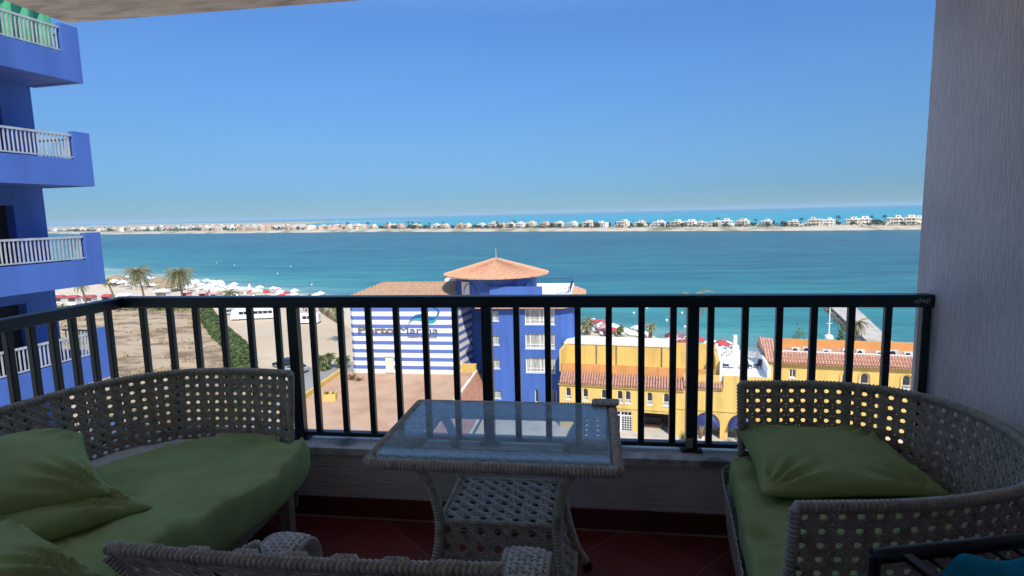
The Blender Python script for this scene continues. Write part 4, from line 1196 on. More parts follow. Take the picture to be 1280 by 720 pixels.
# ================================================================== beach furniture
def umbrella(kind, m, r_=1.35, h=2.3):
    mb = MB(); mb.mi = 0
    if kind == 'open':
        n_ = 8
        c = mb.vs([(0, 0, h + .1)]); a = mb.vs([(r_ * .5 * math.cos(2 * PI * i / n_), r_ * .5 * math.sin(2 * PI * i / n_), h - .16) for i in range(n_)]); b = mb.vs([(r_ * math.cos(2 * PI * i / n_), r_ * math.sin(2 * PI * i / n_), h - .52) for i in range(n_)]); d = mb.vs([(r_ * .98 * math.cos(2 * PI * i / n_), r_ * .98 * math.sin(2 * PI * i / n_), h - .72) for i in range(n_)])
        for i in range(n_):
            j = (i + 1) % n_
            mb.face((c, a + i, a + j)); mb.face((a + i, b + i, b + j, a + j)); mb.face((b + i, d + i, d + j, b + j))
    else:
        mb.lathe([(.02, h + .25), (.10, h), (.26, h - .9), (.22, h - 1.2), (.05, h - 1.3)], seg=8)
    mb.mi = 1; mb.tube([(0, 0, -.1), (0, 0, h)], .035, 5)
    return mb
lab = {'canvas': 'white canvas beach umbrella', 'red': 'red canvas beach umbrella'}
U = {}
def put_umb(kind, m, x, y, rs, label, group):
    key = (kind, m)
    if key not in U:
        o = umbrella(kind, m).build('beach_umbrella', [M[m], M['bar_white']]); U[key] = o
    else:
        o = U[key].copy(); COL.objects.link(o)
    z = ground_z(x, y); o.location = (x, y, z); o.rotation_euler = (0, 0, rs.uniform(0, 1)); k_ = rs.uniform(.9, 1.15); o.scale = (k_, k_, k_)
    tag(o, label, 'beach umbrella', group)
rs = random.Random(21)
for i in range(120):                      # left beach: rows of white umbrellas near the water
    u = rs.random(); x = lerp(-205, -112, u); y = y_shore(x) - rs.uniform(5, 30)
    put_umb('closed' if i % 4 == 0 else 'open', 'canvas', x, y, rs, 'closed white umbrella standing on the left beach' if i % 4 == 0 else 'open white umbrella on the crowded left beach', 'white umbrellas on the left beach')
for i in range(20):
    x = rs.uniform(-116, -84); y = y_shore(x) - rs.uniform(6, 22)
    put_umb('open', 'red' if i % 3 == 1 else 'canvas', x, y, rs, 'red umbrella on the beach above the parked buses' if i % 3 == 1 else 'open white umbrella among red ones above the buses', 'umbrellas above the buses')
for i in range(34):                       # right beach
    x = rs.uniform(-1, 24); y = y_shore(x) - rs.uniform(3.5, 17)
    k_ = i % 3
    put_umb('closed' if i in (4, 10, 22) else 'open', 'canvas' if (k_ != 1) else 'red', x, y, rs, ('red' if k_ == 1 else 'closed white' if i in (4, 10, 22) else 'white') + ' beach umbrella behind the yellow building', 'umbrellas behind the yellow building')
# loungers on the sand
def lounger():
    mb = MB(); mb.box((0, 0, .30), (.62, 1.25, .07)); mb.v = list(mb.v)
    n = mb.vs([(-.31, .62, .28), (.31, .62, .28), (.31, 1.25, .75), (-.31, 1.25, .75), (-.31, .66, .22), (.31, .66, .22), (.31, 1.29, .69), (-.31, 1.29, .69)])
    for q in ((0, 1, 2, 3), (7, 6, 5, 4), (0, 4, 5, 1), (1, 5, 6, 2), (2, 6, 7, 3), (3, 7, 4, 0)): mb.face([n + a for a in q])
    for x in (-.27, .27):
        for y in (-.55, .55): mb.box((x, y, .13), (.05, .05, .27))
    return mb
o0 = lounger().build('sun_lounger', M['canvas']); first = True; rs = random.Random(31)
for i in range(110):
    if i < 62: x = rs.uniform(-200, -86); y = y_shore(x) - rs.uniform(5, 28); g = 'loungers on the left beach'; lb = 'white sun lounger on the left beach sand'
    else: x = rs.uniform(-2, 27); y = y_shore(x) - rs.uniform(3, 17); g = 'loungers on the right beach'; lb = 'white sun lounger on the beach behind the yellow building'
    o = o0 if first else o0.copy()
    if not first: COL.objects.link(o)
    first = False
    o.location = (x, y, ground_z(x, y)); o.rotation_euler = (0, 0, .5 + rs.uniform(-.15, .15)); tag(o, lb, 'sun lounger', g)
# market stalls and huts by the lot
STL = ('wide red roofed stall with white sides nearest the blue tower', 'small red roofed stall with white sides beside the slanted palm', 'red roofed stall with white sides between the red and the grey stall', 'red roofed stall with grey sides at the corner of the railing',
       'white roofed stall right of the red roofed stalls', 'large white stall standing behind the red roofed ones', 'white stall partly hidden behind the blue tower', 'pink stall left of the right tall palm trunk', 'pink stall just right of the right tall palm trunk', 'pink roofed stall with white sides near the short bushy palm')
def stall(label, loc, w, d, h, roofm, wallm, rz, group):
    t = thing('beach_stall', label, 'stall', loc, rz, group)
    mb = MB(); mb.b2(-w / 2, w / 2, -d / 2 + .05, -d / 2 + .15, 0, h * .45); mb.b2(-w / 2, w / 2, d / 2 - .1, d / 2, 0, h); mb.b2(-w / 2, -w / 2 + .1, -d / 2 + .15, d / 2 - .1, 0, h); mb.b2(w / 2 - .1, w / 2, -d / 2 + .15, d / 2 - .1, 0, h)
    mb.build('counter', M[wallm], t)
    mb = MB(); n = mb.vs([(-w / 2 - .3, -d / 2 - .3, h), (w / 2 + .3, -d / 2 - .3, h), (w / 2 + .3, d / 2 + .3, h), (-w / 2 - .3, d / 2 + .3, h), (-w / 2, 0, h + .7), (w / 2, 0, h + .7)])
    for q in ((0, 1, 5, 4), (2, 3, 4, 5), (0, 4, 3), (1, 2, 5), (3, 2, 1, 0)): mb.face([n + a for a in q])
    mb.build('roof', M[roofm], t)
    return t
for i, (x, y, rm, wm, w_) in enumerate(((-166, 160, 'red', 'white', 3.2), (-160.5, 159.5, 'red', 'white', 2.6), (-155.5, 160, 'red', 'white', 3), (-150.5, 161.5, 'red', 'car_silver', 2.6), (-146, 163, 'canvas', 'white', 3.2), (-140, 172, 'canvas', 'white', 4), (-172, 163, 'canvas', 'white', 4), (-130, 170, 'pinkred', 'pinkred', 2), (-122.5, 168, 'pinkred', 'pinkred', 2), (-117.5, 166.5, 'pinkred', 'white', 2))):
    stall(STL[i], (x, y, G), w_, 2.4, 2.3, rm, wm, rs.uniform(-.2, .2), 'stalls beyond the sandy lot')
for i, (x, y, lb) in enumerate(((-168, 205, 'large thatched beach shelter near the water at left'), (-152, 190, 'low thatched beach shelter behind the left palm'), (-195, 214, 'thatched shelter partly hidden by the blue tower'))):
    t = thing('thatched_shelter', lb, 'shelter', (x, y, G), .4 + i, 'thatched beach shelters')
    mb = MB()
    for a in range(6): mb.tube([(3.6 * math.cos(a * PI / 3), 3.6 * math.sin(a * PI / 3), -.1), (3.6 * math.cos(a * PI / 3), 3.6 * math.sin(a * PI / 3), 2.3)], .12, 6)
    mb.build('post', M['trunk'], t) if False else None
    for a in range(6):
        mb = MB(); mb.tube([(3.6 * math.cos(a * PI / 3), 3.6 * math.sin(a * PI / 3), -.1), (3.6 * math.cos(a * PI / 3), 3.6 * math.sin(a * PI / 3), 2.3)], .12, 6); mb.build('post', M['trunk'], t)
    mb = MB(); mb.lathe([(4.9, 1.9), (5.0, 2.05), (2.4, 3.1), (.05, 4.0)], seg=20); mb.lathe([(4.9, 1.9), (.05, 2.6)], seg=20); mb.build('roof', M['straw'], t)
# white service hut & jeep-like kiosk by the short palm
t = thing('white_kiosk', 'small white kiosk with dark window right of the short palm', 'kiosk', (-103.5, 160, G), .3)
mb = MB(); mb.b2(-1.3, 1.3, -1, 1, 0, 2.2); mb.b2(-1.5, 1.5, -1.2, 1.2, 2.202, 2.36); mb.build('body', M['white'], t)
mb = MB(); mb.b2(-.6, .6, -1.03, -1.003, 1.0, 1.8); mb.build('window', M['glasswin'], t)
t = thing('beach_tent', 'pale blue and white beach tent beside the blue building', 'tent', (-.9, 100, G), -.1)
mb = MB(); mb.prism([(-2.6, -1.5), (2.6, -1.5), (2.6, 1.5), (-2.6, 1.5)], 0, 1.7); mb.build('side', M['liner'], t)
mb = MB(); n = mb.vs([(-2.8, -1.7, 1.72), (2.8, -1.7, 1.72), (2.8, 1.7, 1.72), (-2.8, 1.7, 1.72), (-1.5, 0, 2.7), (1.5, 0, 2.7)])
for q in ((0, 1, 5, 4), (2, 3, 4, 5), (0, 4, 3), (1, 2, 5)): mb.face([n + a for a in q])
mb.build('roof', M['canvas'], t)
mb = MB(); mb.b2(-2.2, -.9, -1.53, -1.503, .7, 1.3); mb.build('banner', M['red'], t)
t = thing('beach_pillar', 'white pillar with stepped base at the end of the right beach', 'pillar', (22.6, 97, G), .1)
mb = MB(); mb.b2(-.75, .75, -.75, .75, 0, 1.5); mb.b2(-.5, .5, -.5, .5, 1.501, 3.0); mb.b2(-.28, .28, -.28, .28, 3.001, 4.6); mb.build('column', M['white'], t)

# stone jetty and mast
t = thing('jetty', 'long pale concrete jetty running out into the lagoon', 'jetty', (56, 118, S))
mb = MB(); A = [(-8, -42), (-1.6, -42), (1.0, -2), (12.0, 41.0), (8.4, 41.5), (-3.6, -2)]
mb.prism([(-9.3, -20), (-5.6, -20), (9.4, 40), (3.6, 40.6)], -.8, 1.0)
mb.build('deck', M['pave'], t)
mb = MB(); rs = random.Random(8)
for i in range(70):
    u = i / 70; x = lerp(-9.5, 3.4, u) + rs.uniform(-.7, .1); y = lerp(-20, 40.6, u); r_ = rs.uniform(.4, .9)
    mb.box((x, y, .0), (r_ * 1.6, r_ * 1.4, r_ * 1.2), rs.uniform(0, 3), .7)
mb.build('rock_edge', M['stone'], t)
t = thing('channel_marker', 'slim white marker mast standing in the water beside the jetty', 'marker', (46.0, 121, S))
mb = MB(); mb.lathe([(.02, -.5), (1.0, -.5), (.8, .5), (.25, .9)], seg=10); mb.build('float', M['white'], t)
mb = MB(); mb.tube([(0, 0, .8), (0, 0, 8.2)], [.16, .07], 7); mb.box((0, 0, 3.0), (1.1, .08, .10)); mb.box((0, 0, 7.2), (.35, .35, .5)); mb.build('mast', M['white'], t)
# sofa in the car port
t = thing('lounge_sofa', 'brown sofa standing in the car port of the yellow building', 'sofa', (6.6, 66.9, G), rz)
mb = MB(); mb.b2(-1.0, 1.0, -.4, .5, .05, .42); mb.build('seat', M['brown_seat'], t)
mb = MB(); mb.b2(-1.0, 1.0, .35, .6, .42, 1.0); mb.build('backrest', M['brown_seat'], t)
for s_ in (-1, 1):
    mb = MB(); mb.b2(s_ * 1.1 - .1, s_ * 1.1 + .1, -.4, .6, .05, .68); mb.build('armrest', M['brown_seat'], t)
# chairs and low tables on the white roof terrace
def chair(label, loc, r_):
    t = thing('terrace_chair', label, 'chair', loc, r_, 'terrace chairs')
    mb = MB(); mb.b2(-.3, .3, -.3, .3, .28, .40); mb.build('seat', M['rack'], t)
    mb = MB(); n = mb.vs([(-.3, .28, .4), (.3, .28, .4), (.3, .5, .95), (-.3, .5, .95), (-.3, .34, .4), (.3, .34, .4), (.3, .56, .95), (-.3, .56, .95)])
    for q in ((0, 1, 2, 3), (7, 6, 5, 4), (0, 4, 5, 1), (1, 5, 6, 2), (2, 6, 7, 3), (3, 7, 4, 0)): mb.face([n + a for a in q])
    mb.build('backrest', M['rack'], t)
    for x in (-.26, .26):
        for y in (-.26, .26):
            mb = MB(); mb.box((x, y, .14), (.05, .05, .28)); mb.build('leg', M['rack'], t)
def onroof(s, y):
    w = Matrix.Rotation(rz, 3, 'Z') @ Vector((s, y, 0)); return (-4.06 + w.x, 66.2 + w.y, G + 6.98)
chair('dark chair at the left of the white roof terrace', onroof(18.5, 4.0), 1.2)
chair('dark chair in the middle of the white roof terrace', onroof(20.9, 4.2), .4)
chair('dark chair at the right of the white roof terrace', onroof(21.9, 4.6), -1.0)
for s, lb in ((19.3, 'low white table beside the left chair on the roof terrace'), (20.3, 'low white table beside the middle chair on the roof terrace')):
    t = thing('low_table', lb, 'table', onroof(s, 3.9), .2, 'low tables on the roof terrace')
    mb = MB(); mb.b2(-.35, .35, -.35, .35, .36, .42); mb.build('tabletop', M['white'], t)
    mb = MB(); mb.tube([(0, 0, 0), (0, 0, .36)], .05, 6); mb.build('leg', M['white'], t)

# ================================================================== people (tiny in the photo)
def person(label, loc, rz, top, bottom, walk=.15, arms=.1, seed=0):
    V = [(0, 0, .95), (0, 0, 1.15), (0, 0, 1.40), (0, .0, 1.52), (0, .02, 1.66), (0, .02, 1.76),
         (.10, 0, .90), (.11, walk, .50), (.11, walk * 1.2 - .12, .06), (.11, walk * 1.2 + .05, .03),
         (-.10, 0, .90), (-.11, -walk * .6, .50), (-.11, -walk * 1.6, .08), (-.11, -walk * 1.6 + .14, .03),
         (.19, 0, 1.40), (.25, arms * .3, 1.12), (.24, arms + .05, .88), (-.19, 0, 1.40), (-.25, -arms * .3, 1.12), (-.24, -arms + .08, .88)]
    Ed = [(0, 1), (1, 2), (2, 3), (3, 4), (4, 5), (0, 6), (6, 7), (7, 8), (8, 9), (0, 10), (10, 11), (11, 12), (12, 13), (2, 14), (14, 15), (15, 16), (2, 17), (17, 18), (18, 19)]
    rad = [.14, .13, .14, .06, .095, .07, .09, .065, .045, .035, .09, .065, .045, .035, .055, .042, .032, .055, .042, .032]
    me = bpy.data.meshes.new('person'); me.from_pydata(V, Ed, []); me.materials.append(M['skin'])
    o = bpy.data.objects.new('person', me); COL.objects.link(o)
    md = o.modifiers.new('skin', 'SKIN'); md.use_smooth_shade = True
    for i, r_ in enumerate(rad): me.skin_vertices[0].data[i].radius = (r_, r_ * .8)
    me.skin_vertices[0].data[0].use_root = True
    o.modifiers.new('sub', 'SUBSURF').levels = 1
    o.location = loc; o.rotation_euler = (0, 0, rz); tag(o, label, 'person', 'people outdoors')
    mb = MB(); mb.lathe([(.155, .86), (.175, .95), (.165, 1.15), (.185, 1.36), (.09, 1.46)], seg=10, sy=.85)
    if top: mb.build('shirt', M[top], o)
    mb = MB(); mb.lathe([(.20, .62), (.19, .9), (.17, 1.02)], seg=10, sy=.95); mb.build('shorts', M[bottom], o)
    mb = MB(); mb.lathe([(.105, 1.66), (.10, 1.74), (.06, 1.79), (.01, 1.80)], seg=10); mb.v = [(a, b - .01, c) for a, b, c in mb.v]; mb.build('hair', M['dark'], o)
for i, (x, y, tp, bt, lb) in enumerate(((-75.2, 143, 'swim', 'swim', 'person in dark clothes walking across the sandy parking ground'),
        (-78.0, 147, 'canvas', 'swim', 'person in a white shirt standing at the edge of the parking ground'),
        (-99, 182, None, 'red', 'person in red shorts by the red umbrellas'), (-92, 178, None, 'swim', 'person in dark shorts walking on the wet sand'),
        (-86, 176, 'red', 'swim', 'person in a red shirt on the beach above the van'), (-60, 155, 'swim', 'swim', 'person in dark clothes near the brown stone wall'),
        (-54, 148, 'canvas', 'red', 'person in white shirt and red shorts behind the stone wall'),
        (8, 121, None, 'swim', 'person in dark shorts at the water edge behind the yellow building'), (18, 111, 'canvas', 'swim', 'person in a white shirt near the tall palm'))):
    person(lb, (x, y, ground_z(x, y) + .03), i * 1.3, tp, bt, .12 + .05 * (i % 3))
# white floats out on the water
rs = random.Random(41); b0 = None
for i, (x, y) in enumerate(((-230, 330), (-205, 310), (-165, 300), (-110, 215), (-150, 260), (10, 150), (17, 140), (4, 148), (22, 150), (75, 170), (80, 150), (14, 158), (20, 132))):
    if b0 is None:
        mb = MB(); mb.lathe([(.02, -.35), (.5, -.25), (.62, .05), (.45, .4), (.12, .55), (.1, .75), (.02, .78)], seg=12); b0 = mb.build('buoy', M['white'], smooth=True); o = b0
    else: o = b0.copy(); COL.objects.link(o)
    o.location = (x, y, S + .02); o.scale = (.55, .55, .55); tag(o, 'small white float bobbing on the lagoon', 'buoy', 'floats on the lagoon')

# ================================================================== far spit: villas and trees
def villa(seed, m, w=14, d=10):
    rs = random.Random(seed); mb = MB()
    fl_ = 2 if rs.random() < .7 else 3; h = 3.2 * fl_
    mb.mi = 0; mb.b2(-w / 2, w / 2, -d / 2, d / 2, -.5, h)
    mb.b2(-w / 2 - .3, w / 2 + .3, -d / 2 - .3, -d / 2 + .2, h + .001, h + .7); mb.b2(-w / 2 - .3, w / 2 + .3, d / 2 - .2, d / 2 + .3, h + .001, h + .7)
    tw = w * rs.uniform(.3, .5); tx = rs.uniform(-w / 2 + tw / 2, w / 2 - tw / 2)
    mb.b2(tx - tw / 2, tx + tw / 2, -d / 4, d / 2 - .4, h + .002, h + 3.0)
    wing = rs.uniform(3, 6); sg = rs.choice((-1, 1)); xw = sg * (w / 2 + wing / 2)
    mb.b2(xw - wing / 2 + .01, xw + wing / 2 - .01, -d / 2 + .8, d / 2 - 1, -.5, 3.4 + rs.uniform(-.3, .6))
    for k_ in range(fl_): mb.b2(-w * .32, w * .32, -d / 2 - 1.6, -d / 2 - .301, 3.2 * k_ + 3.0, 3.2 * k_ + 3.2)
    for x in (-w * .31, 0, w * .31): mb.b2(x - .2, x + .2, -d / 2 - 1.55, -d / 2 - 1.2, -.5, h - .2)
    mb.mi = 1
    for k_ in range(fl_):
        n_ = int(w / 2.4)
        for i in range(n_):
            x = -w / 2 + (i + .5) * w / n_; ww = rs.choice((.6, .8, 1.1))
            mb.b2(x - ww, x + ww, -d / 2 - .03, -d / 2 + .03, 3.2 * k_ + .4, 3.2 * k_ + 2.5)
    mb.b2(tx - .9, tx + .9, -d / 4 - .03, -d / 4 + .03, h + .5, h + 2.4)
    return mb
VL = {}
rs = random.Random(77)
def put_villa(x, y, z, rz, m, seed, label, group, sc):
    key = (m, seed)
    if key not in VL: o = villa(seed * 7 + len(m), m).build('seaside_villa', [M[m], M['win_far']]); VL[key] = o
    else: o = VL[key].copy(); COL.objects.link(o)
    o.location = (x, y, z); o.rotation_euler = (0, 0, rz); o.scale = (sc, sc, sc * rs.uniform(.9, 1.05)); tag(o, label, 'villa', group)
def far_dir(x): return math.atan2(far_near(x + 5) - far_near(x - 5), 10)
# right part: detached villas seen in the photo one by one
vx = [-358, -338, -302, -262, -247, -213, -203, -178, -158, -141, -128, -110, -94, -72, -52, -30, -8, 12, 40, 63, 86, 106, 122, 136, 150, 162, 180, 205, 230, 252, 268, 290, 303, 330, 342, 356]
for i, x in enumerate(vx):
    m = ('villa_b', 'villa_a', 'villa_b', 'villa_a', 'villa_a')[i % 5] if x > 0 else ('villa_a', 'villa_c', 'villa_a', 'villa_b')[i % 4]
    put_villa(x, far_near(x) + rs.uniform(46, 62), S + 4.1, far_dir(x) + rs.uniform(-.15, .15), m, i % 6, 'pale two storey villa in the row along the far spit', 'villas along the far spit', rs.uniform(.85, 1.1))
for i in range(118):
    u = rs.random(); x = lerp(-1750, -370, u ** .85); dp = far_depth(x)
    y = far_near(x) + 45 + rs.random() ** 1.5 * min(dp - 60, 520)
    put_villa(x, y, S + 4.1, far_dir(x) + rs.uniform(-.4, .4), rs.choice(('villa_a', 'villa_c', 'villa_a', 'villa_c', 'villa_b')), rs.randrange(6), 'small house in the dense resort on the far left shore', 'houses on the far left shore', rs.uniform(.8, 1.05))
# far trees: three crowns copied about
FT = []
for k_ in range(4):
    rr_ = random.Random(90 + k_); mb = MB()
    if k_ < 3:
        cl = [(Vector((rr_.uniform(-2.2, 2.2), rr_.uniform(-2, 2), rr_.uniform(1.2, 4.2))), rr_.uniform(.9, 1.8)) for _ in range(7)]
        for i in range(170):
            c, r_ = cl[i % 7]; d = Vector((rr_.gauss(0, 1), rr_.gauss(0, 1), rr_.gauss(0, 1))).normalized(); p = c + d * r_ * rr_.uniform(.6, 1)
            a = d.orthogonal().normalized(); b = d.cross(a); L = .8
            mb.poly([p - a * L, p - b * L * .6, p + a * L, p + b * L * .6])
        mb.tube([(0, 0, -.5), (0, 0, 3)], [.3, .15], 5)
    else:
        mb.tube([(0, 0, -.5), (.3, 0, 8)], [.3, .2], 5)
        for i in range(18):
            a = i * 2.4; e = rr_.uniform(-.5, 1.1); d = Vector((math.cos(a) * math.cos(e), math.sin(a) * math.cos(e), math.sin(e))); s_ = Vector((-math.sin(a), math.cos(a), 0)); p = Vector((.3, 0, 8))
            mb.poly([p - s_ * .2, p + d * 1.6 - s_ * .5, p + d * 3 + Vector((0, 0, -1)), p + d * 1.6 + s_ * .5])
    FT.append(mb)
fo = [None] * 4
for i in range(285):
    k_ = rs.choice((0, 1, 2, 0, 1, 2, 3))
    if i < 150: x = lerp(-370, 370, rs.random()); y = far_near(x) + rs.uniform(34, 80)
    else: x = lerp(-1700, -370, rs.random() ** .8); y = far_near(x) + rs.uniform(30, min(260, far_depth(x) - 40))
    nm = 'spit_palm' if k_ == 3 else 'spit_tree'
    if fo[k_] is None: o = FT[k_].build(nm, M['leaf_far']); fo[k_] = o
    else: o = fo[k_].copy(); COL.objects.link(o)
    o.location = (x, y, S + 4.0); o.rotation_euler = (0, 0, rs.uniform(0, 6)); s_ = rs.uniform(.85, 1.4); o.scale = (s_, s_, s_ * rs.uniform(.8, 1.1))
    tag(o, ('slim palm' if k_ == 3 else 'dark green tree') + ' among the houses on the far spit', 'palm tree' if k_ == 3 else 'tree', 'trees on the far spit')
# belt of low greenery at the feet of the villas
mb = MB(); rs2 = random.Random(55)
for i in range(17000):
    u = rs2.random(); x = lerp(-1750, 420, u); y = far_near(x) + rs2.uniform(28, 70) + (rs2.random() * 120 if x < -380 else 0)
    if noise.noise(Vector((x * .02, y * .01, 0))) < -.25: continue
    p = Vector((x, y, S + 3.2 + rs2.random() ** 1.5 * 4.2)); nn = Vector((rs2.gauss(0, 1), rs2.gauss(0, 1), rs2.gauss(0, 1))).normalized(); a = nn.orthogonal().normalized(); b = nn.cross(a); L = rs2.uniform(.6, 1.5)
    mb.poly([p - a * L, p - b * L * .7, p + a * L, p + b * L * .7])
tag(mb.build('spit_shrubbery', M['leaf_far']), 'belt of low green shrubs below the far villas', 'shrubs', kind='stuff')
# masts and towers on the far spit
for x, h, w_, lb in ((-437, 15, .5, 'thin white tower with a light head on the far spit'), (-352, 14, .9, 'broad white tower among the far villas')):
    t = thing('shore_tower', lb, 'tower', (x, far_near(x) + 30, S + 1.6), .1)
    mb = MB(); mb.tube([(0, 0, 0), (0, 0, h * .86)], [w_, w_ * .7], 8); mb.build('shaft', M['villa_b'], t)
    mb = MB(); mb.lathe([(w_ * .7, 0), (w_ * 1.3, h * .02), (w_ * 1.3, h * .10), (w_ * .2, h * .14)], (0, 0, h * .86), 10); mb.build('head', M['white'], t)
for x, y, h, lb in ((-2035, 1900, 40, 'left one of the tall lamp masts above the far resort'), (-1960, 1880, 46, 'middle one of the tall lamp masts above the far resort'), (-1815, 1860, 60, 'tallest right one of the lamp masts above the far resort')):
    t = thing('lamp_mast', lb, 'lamp mast', (x, y, S + 2), .7)
    mb = MB(); mb.tube([(0, 0, 0), (0, 0, h)], [1.0, .6], 6); mb.build('pole', M['metal_grey'], t)
    mb = MB(); mb.box((0, 0, h), (7, 2, 1.6)); mb.box((0, 0, h + 2.0), (5, 1.6, 1.0)); mb.build('lamp_head', M['metal_grey'], t)
# ================================================================== wicker furniture
def weave(mb, Sf, nu, nv, cu, w=.0064, t=.0052, amp=.0020, diag=True, trip=True, dw=None):
    """open cane weave on a surface Sf(u,v)->(p,n), u in 0..nu cells, v in 0..nv cells; cu = cell size (m)"""
    offs = (-.245, -.082, .082, .245) if trip else (-.1, .1)
    st = .5
    def run(path, ph, w=w):
        pts = []; nr = []
        for k_, (u, v, o) in enumerate(path):
            p, n = Sf(u, v); pts.append(p + n * o); nr.append(n)
        mb.strand(pts, nr, w, t)
    for i in range(nu + 1):
        for q, of in enumerate(offs):
            u = i + of
            if u < 0 or u > nu: continue
            run([(u, j * st, amp * ((1 if (i + q + j // 2) % 2 else -1) if j % 2 == 0 else 0)) for j in range(int(nv / st) + 1)], 0)
    for i in range(nv + 1):
        for q, of in enumerate(offs):
            v = i + of
            if v < 0 or v > nv: continue
            run([(j * st, v, amp * ((-1 if (i + q + j // 2) % 2 else 1) if j % 2 == 0 else 0)) for j in range(int(nu / st) + 1)], 0)
    if diag:
        for sg in (1, -1):
            for k_ in range(-nv - 1, nu + nv + 1):
                for dd in (-.085, .085):
                    c = k_ + .5 + dd; path = []
                    for j in range(int(nv / st) + 1):
                        v = j * st; u = c - v if sg > 0 else c + v
                        if 0 <= u <= nu: path.append((u, v, amp * (1.9 if sg > 0 else -1.9) * (1 if j % 2 == 0 else .3)))
                    if len(path) > 1: run(path, 0, dw or w * 1.45)
def basket(mb, Sf, nu, nv, w, t=.005, amp=.0022):
    """tight over-under weave"""
    for i in range(nu + 1):
        pts, nr = [], []
        for j in range(nv + 1):
            p, n = Sf(i, j); pts.append(p + n * amp * (1 if (i + j) % 2 else -1)); nr.append(n)
        mb.strand(pts, nr, w, t)
    for j in range(nv + 1):
        pts, nr = [], []
        for i in range(nu + 1):
            p, n = Sf(i, j); pts.append(p + n * amp * (-1 if (i + j) % 2 else 1)); nr.append(n)
        mb.strand(pts, nr, w, t)
def wrapped(mb, path, r, pitch=.0085, seg=10, slant=.35):
    """tube bound with cane: scalloped surface"""
    L = arclen(path); n = max(6, int(L[-1] / pitch * 4)); rings = []; pn = None
    for i in range(n + 1):
        p, T = along(path, L, L[-1] * i / n)
        if pn is None:
            a = Vector((0, 0, 1)) if abs(T.z) < .8 else Vector((1, 0, 0)); nr = (a - T * a.dot(T)).normalized()
        else: nr = (pn - T * pn.dot(T)).normalized()
        pn = nr; b = T.cross(nr); ring = []
        for j in range(seg):
            a = 2 * PI * j / seg
            k_ = abs(math.sin(PI * (i / 4 + slant * math.sin(a))))
            rr = r * (.66 + .38 * k_); ring.append(p + (nr * math.cos(a) + b * math.sin(a)) * rr)
        rings.append(mb.vs(ring))
    for a, b in zip(rings, rings[1:]):
        for j in range(seg): mb.face((a + j, a + (j + 1) % seg, b + (j + 1) % seg, b + j))
    mb.face([rings[0] + seg - 1 - j for j in range(seg)]); mb.face([rings[-1] + j for j in range(seg)])

def back_surface(plan, z0, z1, lean, cell):
    """plan: list of Vector xy; returns surface and cell counts; outward = right of travel"""
    L = arclen(plan); nu = int(round(L[-1] / cell)); nv = int(round((z1 - z0) / (cell * .86)))
    def Sf(u, v):
        p, T = along(plan, L, L[-1] * u / nu); n = Vector((T.y, -T.x, 0)).normalized(); f = v / nv
        q = p + n * lean * (f - 1.0); q = Vector((q.x, q.y, lerp(z0, z1, f))); return q, n
    return Sf, nu, nv
def cushion(name_parent, outline, z0, z1, m, part, seed, crown=.02, wr=.012, droop=None, fold=None, face=0):
    """padded mattress from a plan outline (ccw), rounded rim and wrinkles"""
    C0 = sum((Vector(p) for p in outline), Vector((0, 0, 0))) / len(outline)
    n = len(outline); mb = MB()
    prof = [(.97, 0)] + [(1 - .035 + .035 * math.sin(a), z0 * 0 + (1 - math.cos(a)) * .5) for a in [PI * k_ / 8 for k_ in range(1, 8)]]
    rings = []; h = z1 - z0
    for k_ in range(9):
        a = PI * k_ / 8; f = .955 + .045 * math.sin(a); rings.append((f, z0 + h * .5 * (1 - math.cos(a))))
    for k_ in range(1, 22):
        f = .955 * (1 - k_ / 21.5); rings.append((f, z1 + crown * (1 - (f / .955) ** 2)))
    ids = []
    for ri, (f, z) in enumerate(rings):
        P = []
        for p in outline:
            q = C0 + (Vector(p) - C0) * f
            zz = z
            if z > z0 + h * .3:
                w_ = noise.noise(Vector((q.x * 3.1 + seed, q.y * 3.1, 0))) * 1.3 + noise.noise(Vector((q.x * 13 + q.y * 7, q.y * 10 - q.x * 6 + seed, 1))) * .55
                rim = smoothstep(.55, 1, f)
                w_ += rim * .30 * math.sin(23 * math.atan2(q.y - C0.y, q.x - C0.x) + 5 * noise.noise(Vector((q.x * 5, q.y * 5, seed)))) * (.3 + .7 * abs(noise.noise(Vector((q.x * 4, q.y * 4, seed + 3)))))
                rg = noise.noise(Vector((q.x * 4.5 + q.y * 5.5 + seed, (q.y - q.x) * 2.2, 4))); r2 = noise.noise(Vector((q.x * 8 - seed, q.y * 11 + q.x * 5, 9)))
                w_ += (1.5 * (1 - abs(rg) * 6) if abs(rg) < .166 else 0) * (.3 + .7 * rim) + (.95 * (1 - abs(r2) * 7) if abs(r2) < .14 else 0) * (.2 + .8 * rim)
                w_ *= (.25 + .75 * smoothstep(-.12, .22, face * (q.x - C0.x))) if face else 1
                zz += wr * w_
                if droop: zz += droop(q.x, q.y)
            if ri < 9: q = C0 + (Vector(p) - C0) * (f + .020 * noise.noise(Vector((p[0] * 12, p[1] * 12, z * 9 + seed))))
            P.append((q.x, q.y, zz))
        ids.append(mb.vs(P))
    for a, b in zip(ids, ids[1:]):
        for i in range(n): mb.face((a + i, a + (i + 1) % n, b + (i + 1) % n, b + i))
    mb.face([ids[0] + n - 1 - i for i in range(n)]); mb.face([ids[-1] + i for i in range(n)])
    return mb.build(part, M[m], name_parent, smooth=True)
